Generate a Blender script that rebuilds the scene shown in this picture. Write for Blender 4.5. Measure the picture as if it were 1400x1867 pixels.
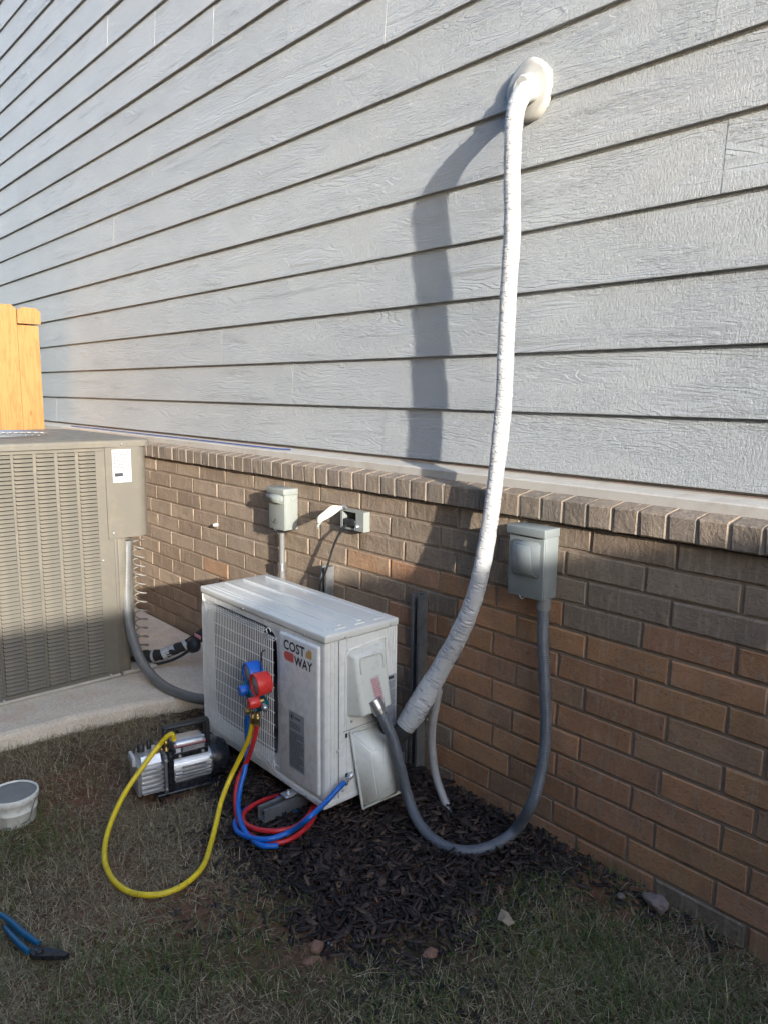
import bpy, bmesh, math, random
import numpy as np
from mathutils import Vector, Matrix, Euler, noise

for o in list(bpy.data.objects):
    bpy.data.objects.remove(o)
C = bpy.context.scene.collection
S = bpy.context.scene
random.seed(11)
rng = np.random.default_rng(5)
PI = math.pi

# ---------------------------------------------------------------- camera, sky, sun
cam = bpy.data.objects.new('camera', bpy.data.cameras.new('camera'))
C.objects.link(cam)
S.camera = cam
cam.matrix_world = Matrix([[0.666876, -0.125145, 0.734585, 1.017551], [0.745084, 0.097176, -0.659853, -1.823657], [0.011193, 0.987368, 0.158048, 1.245731], [0.0, 0.0, 0.0, 1.0]])
cam.data.sensor_fit = 'VERTICAL'
cam.data.sensor_height = 36.0
cam.data.lens = 36.0 * 1354.01 / 1867.0
cam.data.clip_start = 0.02
cam.data.clip_end = 500

TO_SUN = Vector((3.45, -1.0, 0.90)).normalized()
sun_el = math.asin(TO_SUN.z)
world = bpy.data.worlds.new('World')
S.world = world
world.use_nodes = True
wn = world.node_tree.nodes
bg = wn['Background']
sky = wn.new('ShaderNodeTexSky')
sky.sky_type = 'NISHITA'
sky.sun_disc = False
sky.sun_elevation = sun_el
sky.sun_rotation = math.atan2(TO_SUN.x, TO_SUN.y)
sky.air_density = 1.0
sky.dust_density = 1.5
sky.ozone_density = 2.5
bg.inputs['Strength'].default_value = 0.15
world.node_tree.links.new(sky.outputs[0], bg.inputs[0])
sl = bpy.data.lights.new('sun', 'SUN')
sl.energy = 2.0
sl.angle = math.radians(0.8)
sl.color = (1.0, 0.93, 0.83)
so = bpy.data.objects.new('sun', sl)
C.objects.link(so)
so.rotation_euler = TO_SUN.to_track_quat('Z', 'Y').to_euler()
S.view_settings.view_transform = 'Standard'
S.view_settings.look = 'None'
S.view_settings.exposure = 2.2
S.view_settings.gamma = 1.0
S.view_settings.use_curve_mapping = False
S.cycles.max_bounces = 8
S.cycles.use_denoising = True

# ---------------------------------------------------------------- materials
def N(nt, t, **kw):
    n = nt.nodes.new(t)
    for k, v in kw.items():
        if isinstance(k, str) and k.startswith('i_'):
            n.inputs[k[2:]].default_value = v
        else:
            setattr(n, k, v)
    return n

def base_mat(name, col, rough=0.5, metal=0.0, spec=0.5):
    m = bpy.data.materials.new(name)
    m.use_nodes = True
    p = m.node_tree.nodes['Principled BSDF']
    p.inputs['Base Color'].default_value = (*col, 1)
    p.inputs['Roughness'].default_value = rough
    p.inputs['Metallic'].default_value = metal
    p.inputs['Specular IOR Level'].default_value = spec
    return m, m.node_tree, p

def mapping(nt, scale=(1, 1, 1), coord='Object', rand=False):
    tc = nt.nodes.new('ShaderNodeTexCoord')
    mp = nt.nodes.new('ShaderNodeMapping')
    mp.inputs['Scale'].default_value = scale
    nt.links.new(tc.outputs[coord], mp.inputs['Vector'])
    if rand:
        oi = nt.nodes.new('ShaderNodeObjectInfo')
        sc = nt.nodes.new('ShaderNodeVectorMath'); sc.operation = 'SCALE'
        sc.inputs[0].default_value = (37.0, 0.0, 53.0)
        nt.links.new(oi.outputs['Random'], sc.inputs['Scale'])
        ad = nt.nodes.new('ShaderNodeVectorMath'); ad.operation = 'ADD'
        nt.links.new(tc.outputs[coord], ad.inputs[0]); nt.links.new(sc.outputs[0], ad.inputs[1])
        nt.links.new(ad.outputs[0], mp.inputs['Vector'])
    return mp

def nz(nt, mp, scale, detail=4, rough=0.55, dist=0.0):
    n = nt.nodes.new('ShaderNodeTexNoise')
    n.inputs['Scale'].default_value = scale
    n.inputs['Detail'].default_value = detail
    n.inputs['Roughness'].default_value = rough
    n.inputs['Distortion'].default_value = dist
    nt.links.new(mp.outputs[0], n.inputs['Vector'])
    return n

def ramp(nt, src, stops):
    r = nt.nodes.new('ShaderNodeValToRGB')
    e = r.color_ramp.elements
    while len(e) < len(stops): e.new(0.5)
    for i, (pos, c) in enumerate(stops):
        e[i].position = pos
        e[i].color = (*c, 1) if len(c) == 3 else c
    nt.links.new(src, r.inputs[0])
    return r

def bump(nt, p, src, strength=0.3, dist=0.002, prev=None):
    b = nt.nodes.new('ShaderNodeBump')
    b.inputs['Strength'].default_value = strength
    b.inputs['Distance'].default_value = dist
    nt.links.new(src, b.inputs['Height'])
    if prev is not None: nt.links.new(prev.outputs[0], b.inputs['Normal'])
    nt.links.new(b.outputs[0], p.inputs['Normal'])
    return b

def math_n(nt, op, a, b=None):
    m = nt.nodes.new('ShaderNodeMath'); m.operation = op
    for i, v in enumerate((a, b)):
        if v is None: continue
        if isinstance(v, (int, float)): m.inputs[i].default_value = v
        else: nt.links.new(v, m.inputs[i])
    return m

def simple(name, col, rough=0.5, metal=0.0, var=0.12, nscale=8.0, bstr=0.0, bscale=300.0, spec=0.5, dirt=None, dirt_amt=0.5):
    """paint, plastic or metal with slight mottling, roughness wear and optional dirt"""
    m, nt, p = base_mat(name, col, rough, metal, spec)
    mp = mapping(nt)
    n = nz(nt, mp, nscale, 5, 0.6)
    d = tuple(c * (1 - var) for c in col); l = tuple(min(1, c * (1 + var)) for c in col)
    r = ramp(nt, n.outputs['Fac'], [(0.3, d), (0.7, l)])
    out = r.outputs[0]
    if dirt:
        n2 = nz(nt, mp, nscale * 3, 6, 0.7)
        f = ramp(nt, n2.outputs['Fac'], [(0.5, (0, 0, 0)), (0.75, (dirt_amt,) * 3)])
        mx = nt.nodes.new('ShaderNodeMix'); mx.data_type = 'RGBA'
        nt.links.new(f.outputs[0], mx.inputs['Factor'])
        nt.links.new(out, mx.inputs['A']); mx.inputs['B'].default_value = (*dirt, 1)
        out = mx.outputs['Result']
    nt.links.new(out, p.inputs['Base Color'])
    n3 = nz(nt, mp, nscale * 5, 4, 0.6)
    rr = ramp(nt, n3.outputs['Fac'], [(0.3, (max(0, rough - 0.08),) * 3), (0.7, (min(1, rough + 0.1),) * 3)])
    nt.links.new(rr.outputs[0], p.inputs['Roughness'])
    if bstr > 0:
        n4 = nz(nt, mp, bscale, 3, 0.6)
        bump(nt, p, n4.outputs['Fac'], bstr, 0.001)
    return m

def siding_mat():
    m, nt, p = base_mat('grey_siding_paint', (0.4, 0.42, 0.44), 0.55)
    oi = nt.nodes.new('ShaderNodeObjectInfo')
    mpr = mapping(nt, (1, 1, 1), rand=True)
    # slow dirt / tone variation
    n = nz(nt, mpr, 2.0, 5, 0.6)
    r = ramp(nt, n.outputs['Fac'], [(0.3, (0.355, 0.378, 0.395)), (0.7, (0.385, 0.408, 0.425))])
    hs = nt.nodes.new('ShaderNodeHueSaturation')
    nt.links.new(r.outputs[0], hs.inputs['Color'])
    v = math_n(nt, 'MULTIPLY_ADD', oi.outputs['Random'], 0.08); v.inputs[2].default_value = 0.96
    nt.links.new(v.outputs[0], hs.inputs['Value'])
    nt.links.new(hs.outputs[0], p.inputs['Base Color'])
    # embossed cedar grain: cathedral rings from a stretched, thresholded noise field
    mpg = mapping(nt, (1.1, 1, 9.0), rand=True)
    ng = nz(nt, mpg, 1.5, 2.5, 0.5, 0.35)
    k = math_n(nt, 'MULTIPLY', ng.outputs['Fac'], 17.0)
    fr = math_n(nt, 'FRACT', k.outputs[0])
    saw = ramp(nt, fr.outputs[0], [(0.0, (0.15,) * 3), (0.55, (0.75,) * 3), (0.8, (1,) * 3), (1.0, (0.15,) * 3)])
    # where the rings show at all
    msk = nz(nt, mapping(nt, (1.6, 1, 5.0), rand=True), 1.6, 2, 0.5)
    mk = ramp(nt, msk.outputs['Fac'], [(0.40, (0.10,) * 3), (0.54, (1,) * 3)])
    ring = math_n(nt, 'MULTIPLY', saw.outputs[0], mk.outputs[0])
    # rough-sawn vertical combing and short horizontal fibre, both with crisp edges
    comb = nz(nt, mapping(nt, (210, 1, 62), rand=True), 1.0, 4, 0.7, 0.8)
    cr = ramp(nt, comb.outputs['Fac'], [(0.40, (0,) * 3), (0.47, (0.6,) * 3), (0.56, (1,) * 3)])
    inv = math_n(nt, 'SUBTRACT', 1.0, mk.outputs[0])
    zone = nz(nt, mapping(nt, (3.2, 1, 9), rand=True), 1.0, 2, 0.5)
    zm = ramp(nt, zone.outputs['Fac'], [(0.42, (0,) * 3), (0.58, (1,) * 3)])
    combm = math_n(nt, 'MULTIPLY', cr.outputs[0], math_n(nt, 'ADD', math_n(nt, 'MULTIPLY', inv.outputs[0], zm.outputs[0]).outputs[0], 0.35).outputs[0])
    fine = nz(nt, mapping(nt, (40, 1, 210), rand=True), 1.0, 3, 0.6, 0.4)
    fr2 = ramp(nt, fine.outputs['Fac'], [(0.40, (0,) * 3), (0.50, (0.75,) * 3), (0.60, (1,) * 3)])
    izm = math_n(nt, 'MULTIPLY', fr2.outputs[0], math_n(nt, 'SUBTRACT', 1.25, zm.outputs[0]).outputs[0])
    b1 = bump(nt, p, ring.outputs[0], 1.0, 0.0017)
    b2 = bump(nt, p, combm.outputs[0], 1.0, 0.0018, b1)
    b3 = bump(nt, p, izm.outputs[0], 1.0, 0.0009, b2)
    return m

def brick_mat(stuff=False):
    m, nt, p = base_mat('fired_brick' + ('_run' if stuff else ''), (0.3, 0.2, 0.14), 0.85, 0, 0.25)
    if stuff:
        g = nt.nodes.new('ShaderNodeNewGeometry')
        r = ramp(nt, g.outputs['Random Per Island'], [(0.0, (0.30, 0.16, 0.09)), (0.5, (0.23, 0.16, 0.11)), (1.0, (0.32, 0.23, 0.16))])
        col = r.outputs[0]
        mp = mapping(nt, (1, 1, 1)); 
    else:
        oi = nt.nodes.new('ShaderNodeObjectInfo')
        col = oi.outputs['Color']
        mp = mapping(nt, (1, 1, 1), rand=True)
    mps = mapping(nt, (1, 1, 0.16), rand=not stuff)
    st = nz(nt, mps, 60, 5, 0.65)                       # vertical drag streaks
    sp = nz(nt, mp, 90, 6, 0.7)                          # speckle
    big = nz(nt, mp, 9, 3, 0.5)
    def mixc(fac, a, b, amt=None):
        mx = nt.nodes.new('ShaderNodeMix'); mx.data_type = 'RGBA'
        nt.links.new(fac, mx.inputs['Factor'])
        nt.links.new(a, mx.inputs['A'])
        mx.inputs['B'].default_value = b
        return mx.outputs['Result']
    c1 = mixc(ramp(nt, st.outputs['Fac'], [(0.50, (0,) * 3), (0.66, (0.5,) * 3)]).outputs[0], col, (0.42, 0.34, 0.25, 1))
    c2 = mixc(ramp(nt, big.outputs['Fac'], [(0.45, (0,) * 3), (0.75, (0.4,) * 3)]).outputs[0], c1, (0.13, 0.105, 0.085, 1))
    c3 = mixc(ramp(nt, sp.outputs['Fac'], [(0.32, (0.6,) * 3), (0.44, (0,) * 3)]).outputs[0], c2, (0.07, 0.055, 0.05, 1))
    sm = nz(nt, mp, 16, 5, 0.7, 0.6)
    c4 = mixc(ramp(nt, sm.outputs['Fac'], [(0.60, (0,) * 3), (0.70, (0.55,) * 3)]).outputs[0], c3, (0.36, 0.30, 0.235, 1))
    nt.links.new(c4, p.inputs['Base Color'])
    b0 = bump(nt, p, sm.outputs['Fac'], 0.8, 0.007)
    b1 = bump(nt, p, st.outputs['Fac'], 0.5, 0.003, b0)
    b2 = bump(nt, p, sp.outputs['Fac'], 0.8, 0.0035, b1)
    return m

def mortar_mat():
    m, nt, p = base_mat('mortar', (0.3, 0.25, 0.2), 0.95, 0, 0.2)
    mp = mapping(nt)
    n = nz(nt, mp, 25, 6, 0.7)
    r = ramp(nt, n.outputs['Fac'], [(0.3, (0.21, 0.16, 0.12)), (0.7, (0.34, 0.265, 0.20))])
    nt.links.new(r.outputs[0], p.inputs['Base Color'])
    n2 = nz(nt, mp, 160, 5, 0.7)
    bump(nt, p, n2.outputs['Fac'], 0.6, 0.003)
    return m

def wood_mat(name, c0, c1, c2):
    m, nt, p = base_mat(name, c1, 0.6)
    mp = mapping(nt, (9, 9, 0.9), rand=True)
    n = nz(nt, mp, 2.2, 4, 0.55, 1.2)
    k = math_n(nt, 'MULTIPLY', n.outputs['Fac'], 8.0)
    fr = math_n(nt, 'PINGPONG', k.outputs[0], 1.0)
    r = ramp(nt, fr.outputs[0], [(0.0, c0), (0.35, c1), (1.0, c2)])
    fine = nz(nt, mapping(nt, (220, 220, 6), rand=True), 1.0, 3, 0.6)
    mx = nt.nodes.new('ShaderNodeMix'); mx.data_type = 'RGBA'
    f = ramp(nt, fine.outputs['Fac'], [(0.45, (0,) * 3), (0.8, (0.5,) * 3)])
    nt.links.new(f.outputs[0], mx.inputs['Factor']); nt.links.new(r.outputs[0], mx.inputs['A'])
    mx.inputs['B'].default_value = (*c0, 1)
    # knots
    vo = nt.nodes.new('ShaderNodeTexVoronoi'); vo.inputs['Scale'].default_value = 1.0
    nt.links.new(mapping(nt, (9, 9, 3.2), rand=True).outputs[0], vo.inputs['Vector'])
    kn = ramp(nt, vo.outputs['Distance'], [(0.03, (0.85,) * 3), (0.10, (0,) * 3)])
    m2 = nt.nodes.new('ShaderNodeMix'); m2.data_type = 'RGBA'
    nt.links.new(kn.outputs[0], m2.inputs['Factor']); nt.links.new(mx.outputs['Result'], m2.inputs['A'])
    m2.inputs['B'].default_value = (c0[0] * 0.5, c0[1] * 0.4, c0[2] * 0.35, 1)
    nt.links.new(m2.outputs['Result'], p.inputs['Base Color'])
    bump(nt, p, fine.outputs['Fac'], 0.35, 0.001)
    return m

def ground_mat():
    m, nt, p = base_mat('soil_and_thatch', (0.1, 0.07, 0.05), 0.95, 0, 0.2)
    mp = mapping(nt)
    n = nz(nt, mp, 1.7, 5, 0.6)
    n2 = nz(nt, mp, 45, 6, 0.75)
    r = ramp(nt, n.outputs['Fac'], [(0.35, (0.085, 0.068, 0.042)), (0.5, (0.16, 0.088, 0.055)), (0.65, (0.22, 0.09, 0.052))])
    r2 = ramp(nt, n2.outputs['Fac'], [(0.3, (0.35,) * 3), (0.7, (1.3,) * 3)])
    mx = nt.nodes.new('ShaderNodeMix'); mx.data_type = 'RGBA'; mx.blend_type = 'MULTIPLY'
    mx.inputs['Factor'].default_value = 1
    nt.links.new(r.outputs[0], mx.inputs['A']); nt.links.new(r2.outputs[0], mx.inputs['B'])
    nt.links.new(mx.outputs['Result'], p.inputs['Base Color'])
    bump(nt, p, n2.outputs['Fac'], 0.9, 0.012)
    return m

def concrete_mat():
    m, nt, p = base_mat('concrete', (0.4, 0.37, 0.33), 0.85, 0, 0.3)
    mp = mapping(nt)
    n = nz(nt, mp, 3.5, 6, 0.65)
    r = ramp(nt, n.outputs['Fac'], [(0.3, (0.56, 0.48, 0.39)), (0.55, (0.70, 0.62, 0.51)), (0.75, (0.60, 0.44, 0.32))])
    n2 = nz(nt, mp, 120, 5, 0.7)
    r2 = ramp(nt, n2.outputs['Fac'], [(0.3, (0.75,) * 3), (0.6, (1.08,) * 3)])
    mx = nt.nodes.new('ShaderNodeMix'); mx.data_type = 'RGBA'; mx.blend_type = 'MULTIPLY'
    mx.inputs['Factor'].default_value = 1
    nt.links.new(r.outputs[0], mx.inputs['A']); nt.links.new(r2.outputs[0], mx.inputs['B'])
    nt.links.new(mx.outputs['Result'], p.inputs['Base Color'])
    b1 = bump(nt, p, n.outputs['Fac'], 0.4, 0.01)
    bump(nt, p, n2.outputs['Fac'], 0.4, 0.002, b1)
    return m

def island_mat(name, stops, rough=0.8, spec=0.3, bstr=0.0):
    m, nt, p = base_mat(name, stops[0][1], rough, 0, spec)
    g = nt.nodes.new('ShaderNodeNewGeometry')
    r = ramp(nt, g.outputs['Random Per Island'], stops)
    n = nz(nt, mapping(nt), 120, 3, 0.6)
    r2 = ramp(nt, n.outputs['Fac'], [(0.3, (0.7,) * 3), (0.7, (1.2,) * 3)])
    mx = nt.nodes.new('ShaderNodeMix'); mx.data_type = 'RGBA'; mx.blend_type = 'MULTIPLY'
    mx.inputs['Factor'].default_value = 1
    nt.links.new(r.outputs[0], mx.inputs['A']); nt.links.new(r2.outputs[0], mx.inputs['B'])
    nt.links.new(mx.outputs['Result'], p.inputs['Base Color'])
    if bstr: bump(nt, p, nz(nt, mapping(nt, (1, 1, 1)), 400, 4, 0.7).outputs['Fac'], bstr, 0.002)
    return m

def ribbed(name, col, rough, freq=900.0, strength=0.5):
    """liquid-tight conduit: a helical rib under a smooth skin; U runs along the tube"""
    m, nt, p = base_mat(name, col, rough)
    uv = nt.nodes.new('ShaderNodeUVMap')
    sx = nt.nodes.new('ShaderNodeSeparateXYZ'); nt.links.new(uv.outputs[0], sx.inputs[0])
    k = math_n(nt, 'MULTIPLY', sx.outputs[0], freq)
    s = math_n(nt, 'SINE', k.outputs[0])
    n = nz(nt, mapping(nt), 20, 5, 0.7)
    r = ramp(nt, n.outputs['Fac'], [(0.35, tuple(c * 0.85 for c in col)), (0.7, tuple(c * 1.15 for c in col))])
    nt.links.new(r.outputs[0], p.inputs['Base Color'])
    bump(nt, p, s.outputs[0], strength, 0.001)
    return m

def wrap_mat():
    m, nt, p = base_mat('white_tape_wrap', (0.54, 0.53, 0.52), 0.36)
    uv = nt.nodes.new('ShaderNodeUVMap')
    sx = nt.nodes.new('ShaderNodeSeparateXYZ'); nt.links.new(uv.outputs[0], sx.inputs[0])
    a = math_n(nt, 'MULTIPLY', sx.outputs[0], 1.0)
    b = math_n(nt, 'MULTIPLY', sx.outputs[1], 0.055)
    s = math_n(nt, 'ADD', a.outputs[0], b.outputs[0])
    k = math_n(nt, 'MULTIPLY', s.outputs[0], 18.0)
    fr = math_n(nt, 'FRACT', k.outputs[0])
    lap = ramp(nt, fr.outputs[0], [(0.0, (1,) * 3), (0.9, (0.8,) * 3), (1.0, (0.6,) * 3)])
    mp = nt.nodes.new('ShaderNodeMapping'); mp.inputs['Scale'].default_value = (48, 1.8, 1)
    nt.links.new(uv.outputs[0], mp.inputs['Vector'])
    n = nt.nodes.new('ShaderNodeTexNoise'); n.inputs['Scale'].default_value = 1.0; n.inputs['Detail'].default_value = 3
    n.inputs['Distortion'].default_value = 1.3
    nt.links.new(mp.outputs[0], n.inputs['Vector'])
    cr = ramp(nt, n.outputs['Fac'], [(0.50, (1,) * 3), (0.62, (0.45,) * 3), (0.70, (0.9,) * 3)])
    big = nz(nt, mapping(nt), 16, 4, 0.6)
    r = ramp(nt, big.outputs['Fac'], [(0.3, (0.40, 0.41, 0.42)), (0.7, (0.47, 0.48, 0.49))])
    nt.links.new(r.outputs[0], p.inputs['Base Color'])
    b1 = bump(nt, p, lap.outputs[0], 0.5, 0.0022)
    b2 = bump(nt, p, cr.outputs[0], 0.75, 0.007, b1)
    bump(nt, p, big.outputs['Fac'], 0.25, 0.01, b2)
    return m

MT = dict(
    siding=siding_mat(), brick=brick_mat(), brick_run=brick_mat(True), mortar=mortar_mat(),
    trim=simple('trim_paint', (0.43, 0.41, 0.375), 0.6, 0, 0.08, 5, 0.25, 200, dirt=(0.3, 0.24, 0.18), dirt_amt=0.5),
    cedar=wood_mat('new_fence_pine', (0.24, 0.112, 0.026), (0.30, 0.148, 0.038), (0.325, 0.165, 0.048)),
    oldwood=wood_mat('weathered_fence_wood', (0.16, 0.11, 0.07), (0.26, 0.19, 0.13), (0.32, 0.24, 0.17)),
    ground=ground_mat(), concrete=concrete_mat(),
    drygrass=island_mat('dry_grass', [(0.0, (0.12, 0.09, 0.055)), (0.4, (0.22, 0.175, 0.105)), (0.8, (0.35, 0.285, 0.175)), (0.95, (0.50, 0.42, 0.28)), (1.0, (0.20, 0.18, 0.08))], 0.75),
    greengrass=island_mat('green_grass', [(0.0, (0.034, 0.074, 0.014)), (0.5, (0.070, 0.120, 0.024)), (1.0, (0.14, 0.165, 0.042))], 0.6),
    mulch=island_mat('shredded_bark', [(0.0, (0.014, 0.010, 0.010)), (0.45, (0.034, 0.024, 0.023)), (0.8, (0.065, 0.045, 0.040)), (0.94, (0.10, 0.065, 0.05)), (1.0, (0.16, 0.10, 0.065))], 0.75, 0.35, 0.5),
    acwhite=simple('ac_white_enamel', (0.74, 0.75, 0.73), 0.28, 0, 0.03, 6, 0.06, 500, dirt=(0.45, 0.42, 0.36), dirt_amt=0.25),
    actop=simple('ac_lid_enamel', (0.66, 0.67, 0.64), 0.14, 0, 0.03, 5, 0.04, 60),
    accover=simple('ac_cover_plastic', (0.64, 0.66, 0.62), 0.3, 0, 0.03, 9),
    wire=simple('coated_wire', (0.80, 0.81, 0.80), 0.35, 0, 0.05, 20),
    dark=simple('dark_interior', (0.012, 0.013, 0.016), 0.7, 0, 0.3, 20),
    fin=simple('condenser_fins', (0.10, 0.11, 0.12), 0.45, 0.6, 0.2, 60, 0.5, 900),
    taupe=simple('taupe_enamel', (0.138, 0.129, 0.108), 0.42, 0.0, 0.05, 4, 0.05, 400, dirt=(0.32, 0.26, 0.18), dirt_amt=0.25),
    taupe_dark=simple('taupe_recess', (0.07, 0.065, 0.055), 0.7, 0, 0.1, 6),
    elecgrey=simple('grey_box_enamel', (0.185, 0.21, 0.215), 0.42, 0.0, 0.05, 12, 0.12, 260, dirt=(0.22, 0.22, 0.2), dirt_amt=0.3),
    elecgrey2=simple('pale_box_enamel', (0.24, 0.26, 0.245), 0.45, 0.0, 0.05, 12, 0.12, 260),
    steel=simple('zinc_steel', (0.55, 0.56, 0.57), 0.35, 0.9, 0.15, 40, 0.1, 300),
    strut=simple('galvanised_strut', (0.20, 0.21, 0.22), 0.5, 0.5, 0.2, 25, 0.15, 200),
    alu=simple('cast_aluminium', (0.55, 0.56, 0.58), 0.38, 0.75, 0.12, 30, 0.3, 250),
    brass=simple('brass', (0.48, 0.34, 0.13), 0.35, 0.9, 0.15, 40),
    black=simple('black_plastic', (0.018, 0.019, 0.022), 0.45, 0, 0.2, 20, 0.1, 300),
    blackgloss=simple('black_enamel', (0.014, 0.016, 0.022), 0.28, 0, 0.2, 10, dirt=(0.07, 0.06, 0.05), dirt_amt=0.25),
    foam=simple('black_foam', (0.022, 0.022, 0.023), 0.85, 0, 0.3, 25, 0.5, 220),
    wrap=wrap_mat(),
    putty=simple('white_putty', (0.38, 0.38, 0.365), 0.55, 0, 0.05, 14, 0.35, 60),
    conduit=ribbed('grey_conduit', (0.115, 0.13, 0.15), 0.38, 1000.0, 0.35),
    conduit2=ribbed('grey_conduit_left', (0.15, 0.155, 0.155), 0.4, 1000.0, 0.35),
    pvc=simple('grey_pvc', (0.17, 0.175, 0.175), 0.45, 0, 0.08, 12),
    drain=ribbed('drain_hose', (0.34, 0.34, 0.34), 0.45, 1600.0, 0.3),
    red=simple('red_plastic', (0.62, 0.035, 0.03), 0.32, 0, 0.08, 15),
    blue=simple('blue_plastic', (0.012, 0.12, 0.55), 0.35, 0, 0.08, 15),
    teal=simple('teal_anodised', (0.01, 0.14, 0.19), 0.3, 0.5, 0.08, 15),
    redhose=ribbed('red_hose', (0.55, 0.025, 0.03), 0.35, 2200.0, 0.1),
    bluehose=ribbed('blue_hose', (0.008, 0.13, 0.52), 0.35, 2200.0, 0.1),
    yellowhose=ribbed('yellow_hose', (0.74, 0.55, 0.02), 0.4, 2200.0, 0.1),
    paper=simple('label_paper', (0.50, 0.50, 0.50), 0.6, 0, 0.05, 20),
    greylabel=simple('grey_label', (0.33, 0.36, 0.40), 0.5, 0, 0.05, 20),
    ink=simple('label_ink', (0.03, 0.03, 0.04), 0.6, 0, 0.1, 20),
    redink=simple('red_label_ink', (0.55, 0.09, 0.12), 0.6, 0, 0.1, 20),
    logored=simple('logo_red', (0.62, 0.10, 0.07), 0.4, 0, 0.04, 20),
    logoorange=simple('logo_orange', (0.62, 0.38, 0.13), 0.4, 0, 0.04, 20),
    bucket=simple('bucket_plastic', (0.70, 0.70, 0.65), 0.45, 0, 0.06, 12, dirt=(0.30, 0.27, 0.2), dirt_amt=0.6),
    lidgrey=simple('grey_bucket_fill', (0.20, 0.20, 0.19), 0.8, 0, 0.12, 20, 0.4, 90),
    pink=simple('pink_tag', (0.65, 0.28, 0.30), 0.5, 0, 0.05, 20),
    bluegrip=simple('blue_grip', (0.004, 0.085, 0.18), 0.4, 0, 0.1, 15),
    toolsteel=simple('tool_steel', (0.05, 0.05, 0.055), 0.45, 0.7, 0.3, 50, 0.3, 200),
    stone=simple('red_stone', (0.20, 0.105, 0.07), 0.85, 0, 0.2, 30, 0.6, 90),
    palestone=simple('pale_stone', (0.19, 0.145, 0.13), 0.85, 0, 0.2, 30, 0.6, 90),
    leaf=simple('dry_leaf', (0.32, 0.24, 0.17), 0.7, 0, 0.12, 60, 0.3, 120),
    bluewire=simple('blue_wire', (0.03, 0.07, 0.30), 0.5, 0, 0.1, 20),
    sheath=simple('wall_sheathing', (0.35, 0.30, 0.24), 0.8),
)

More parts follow.
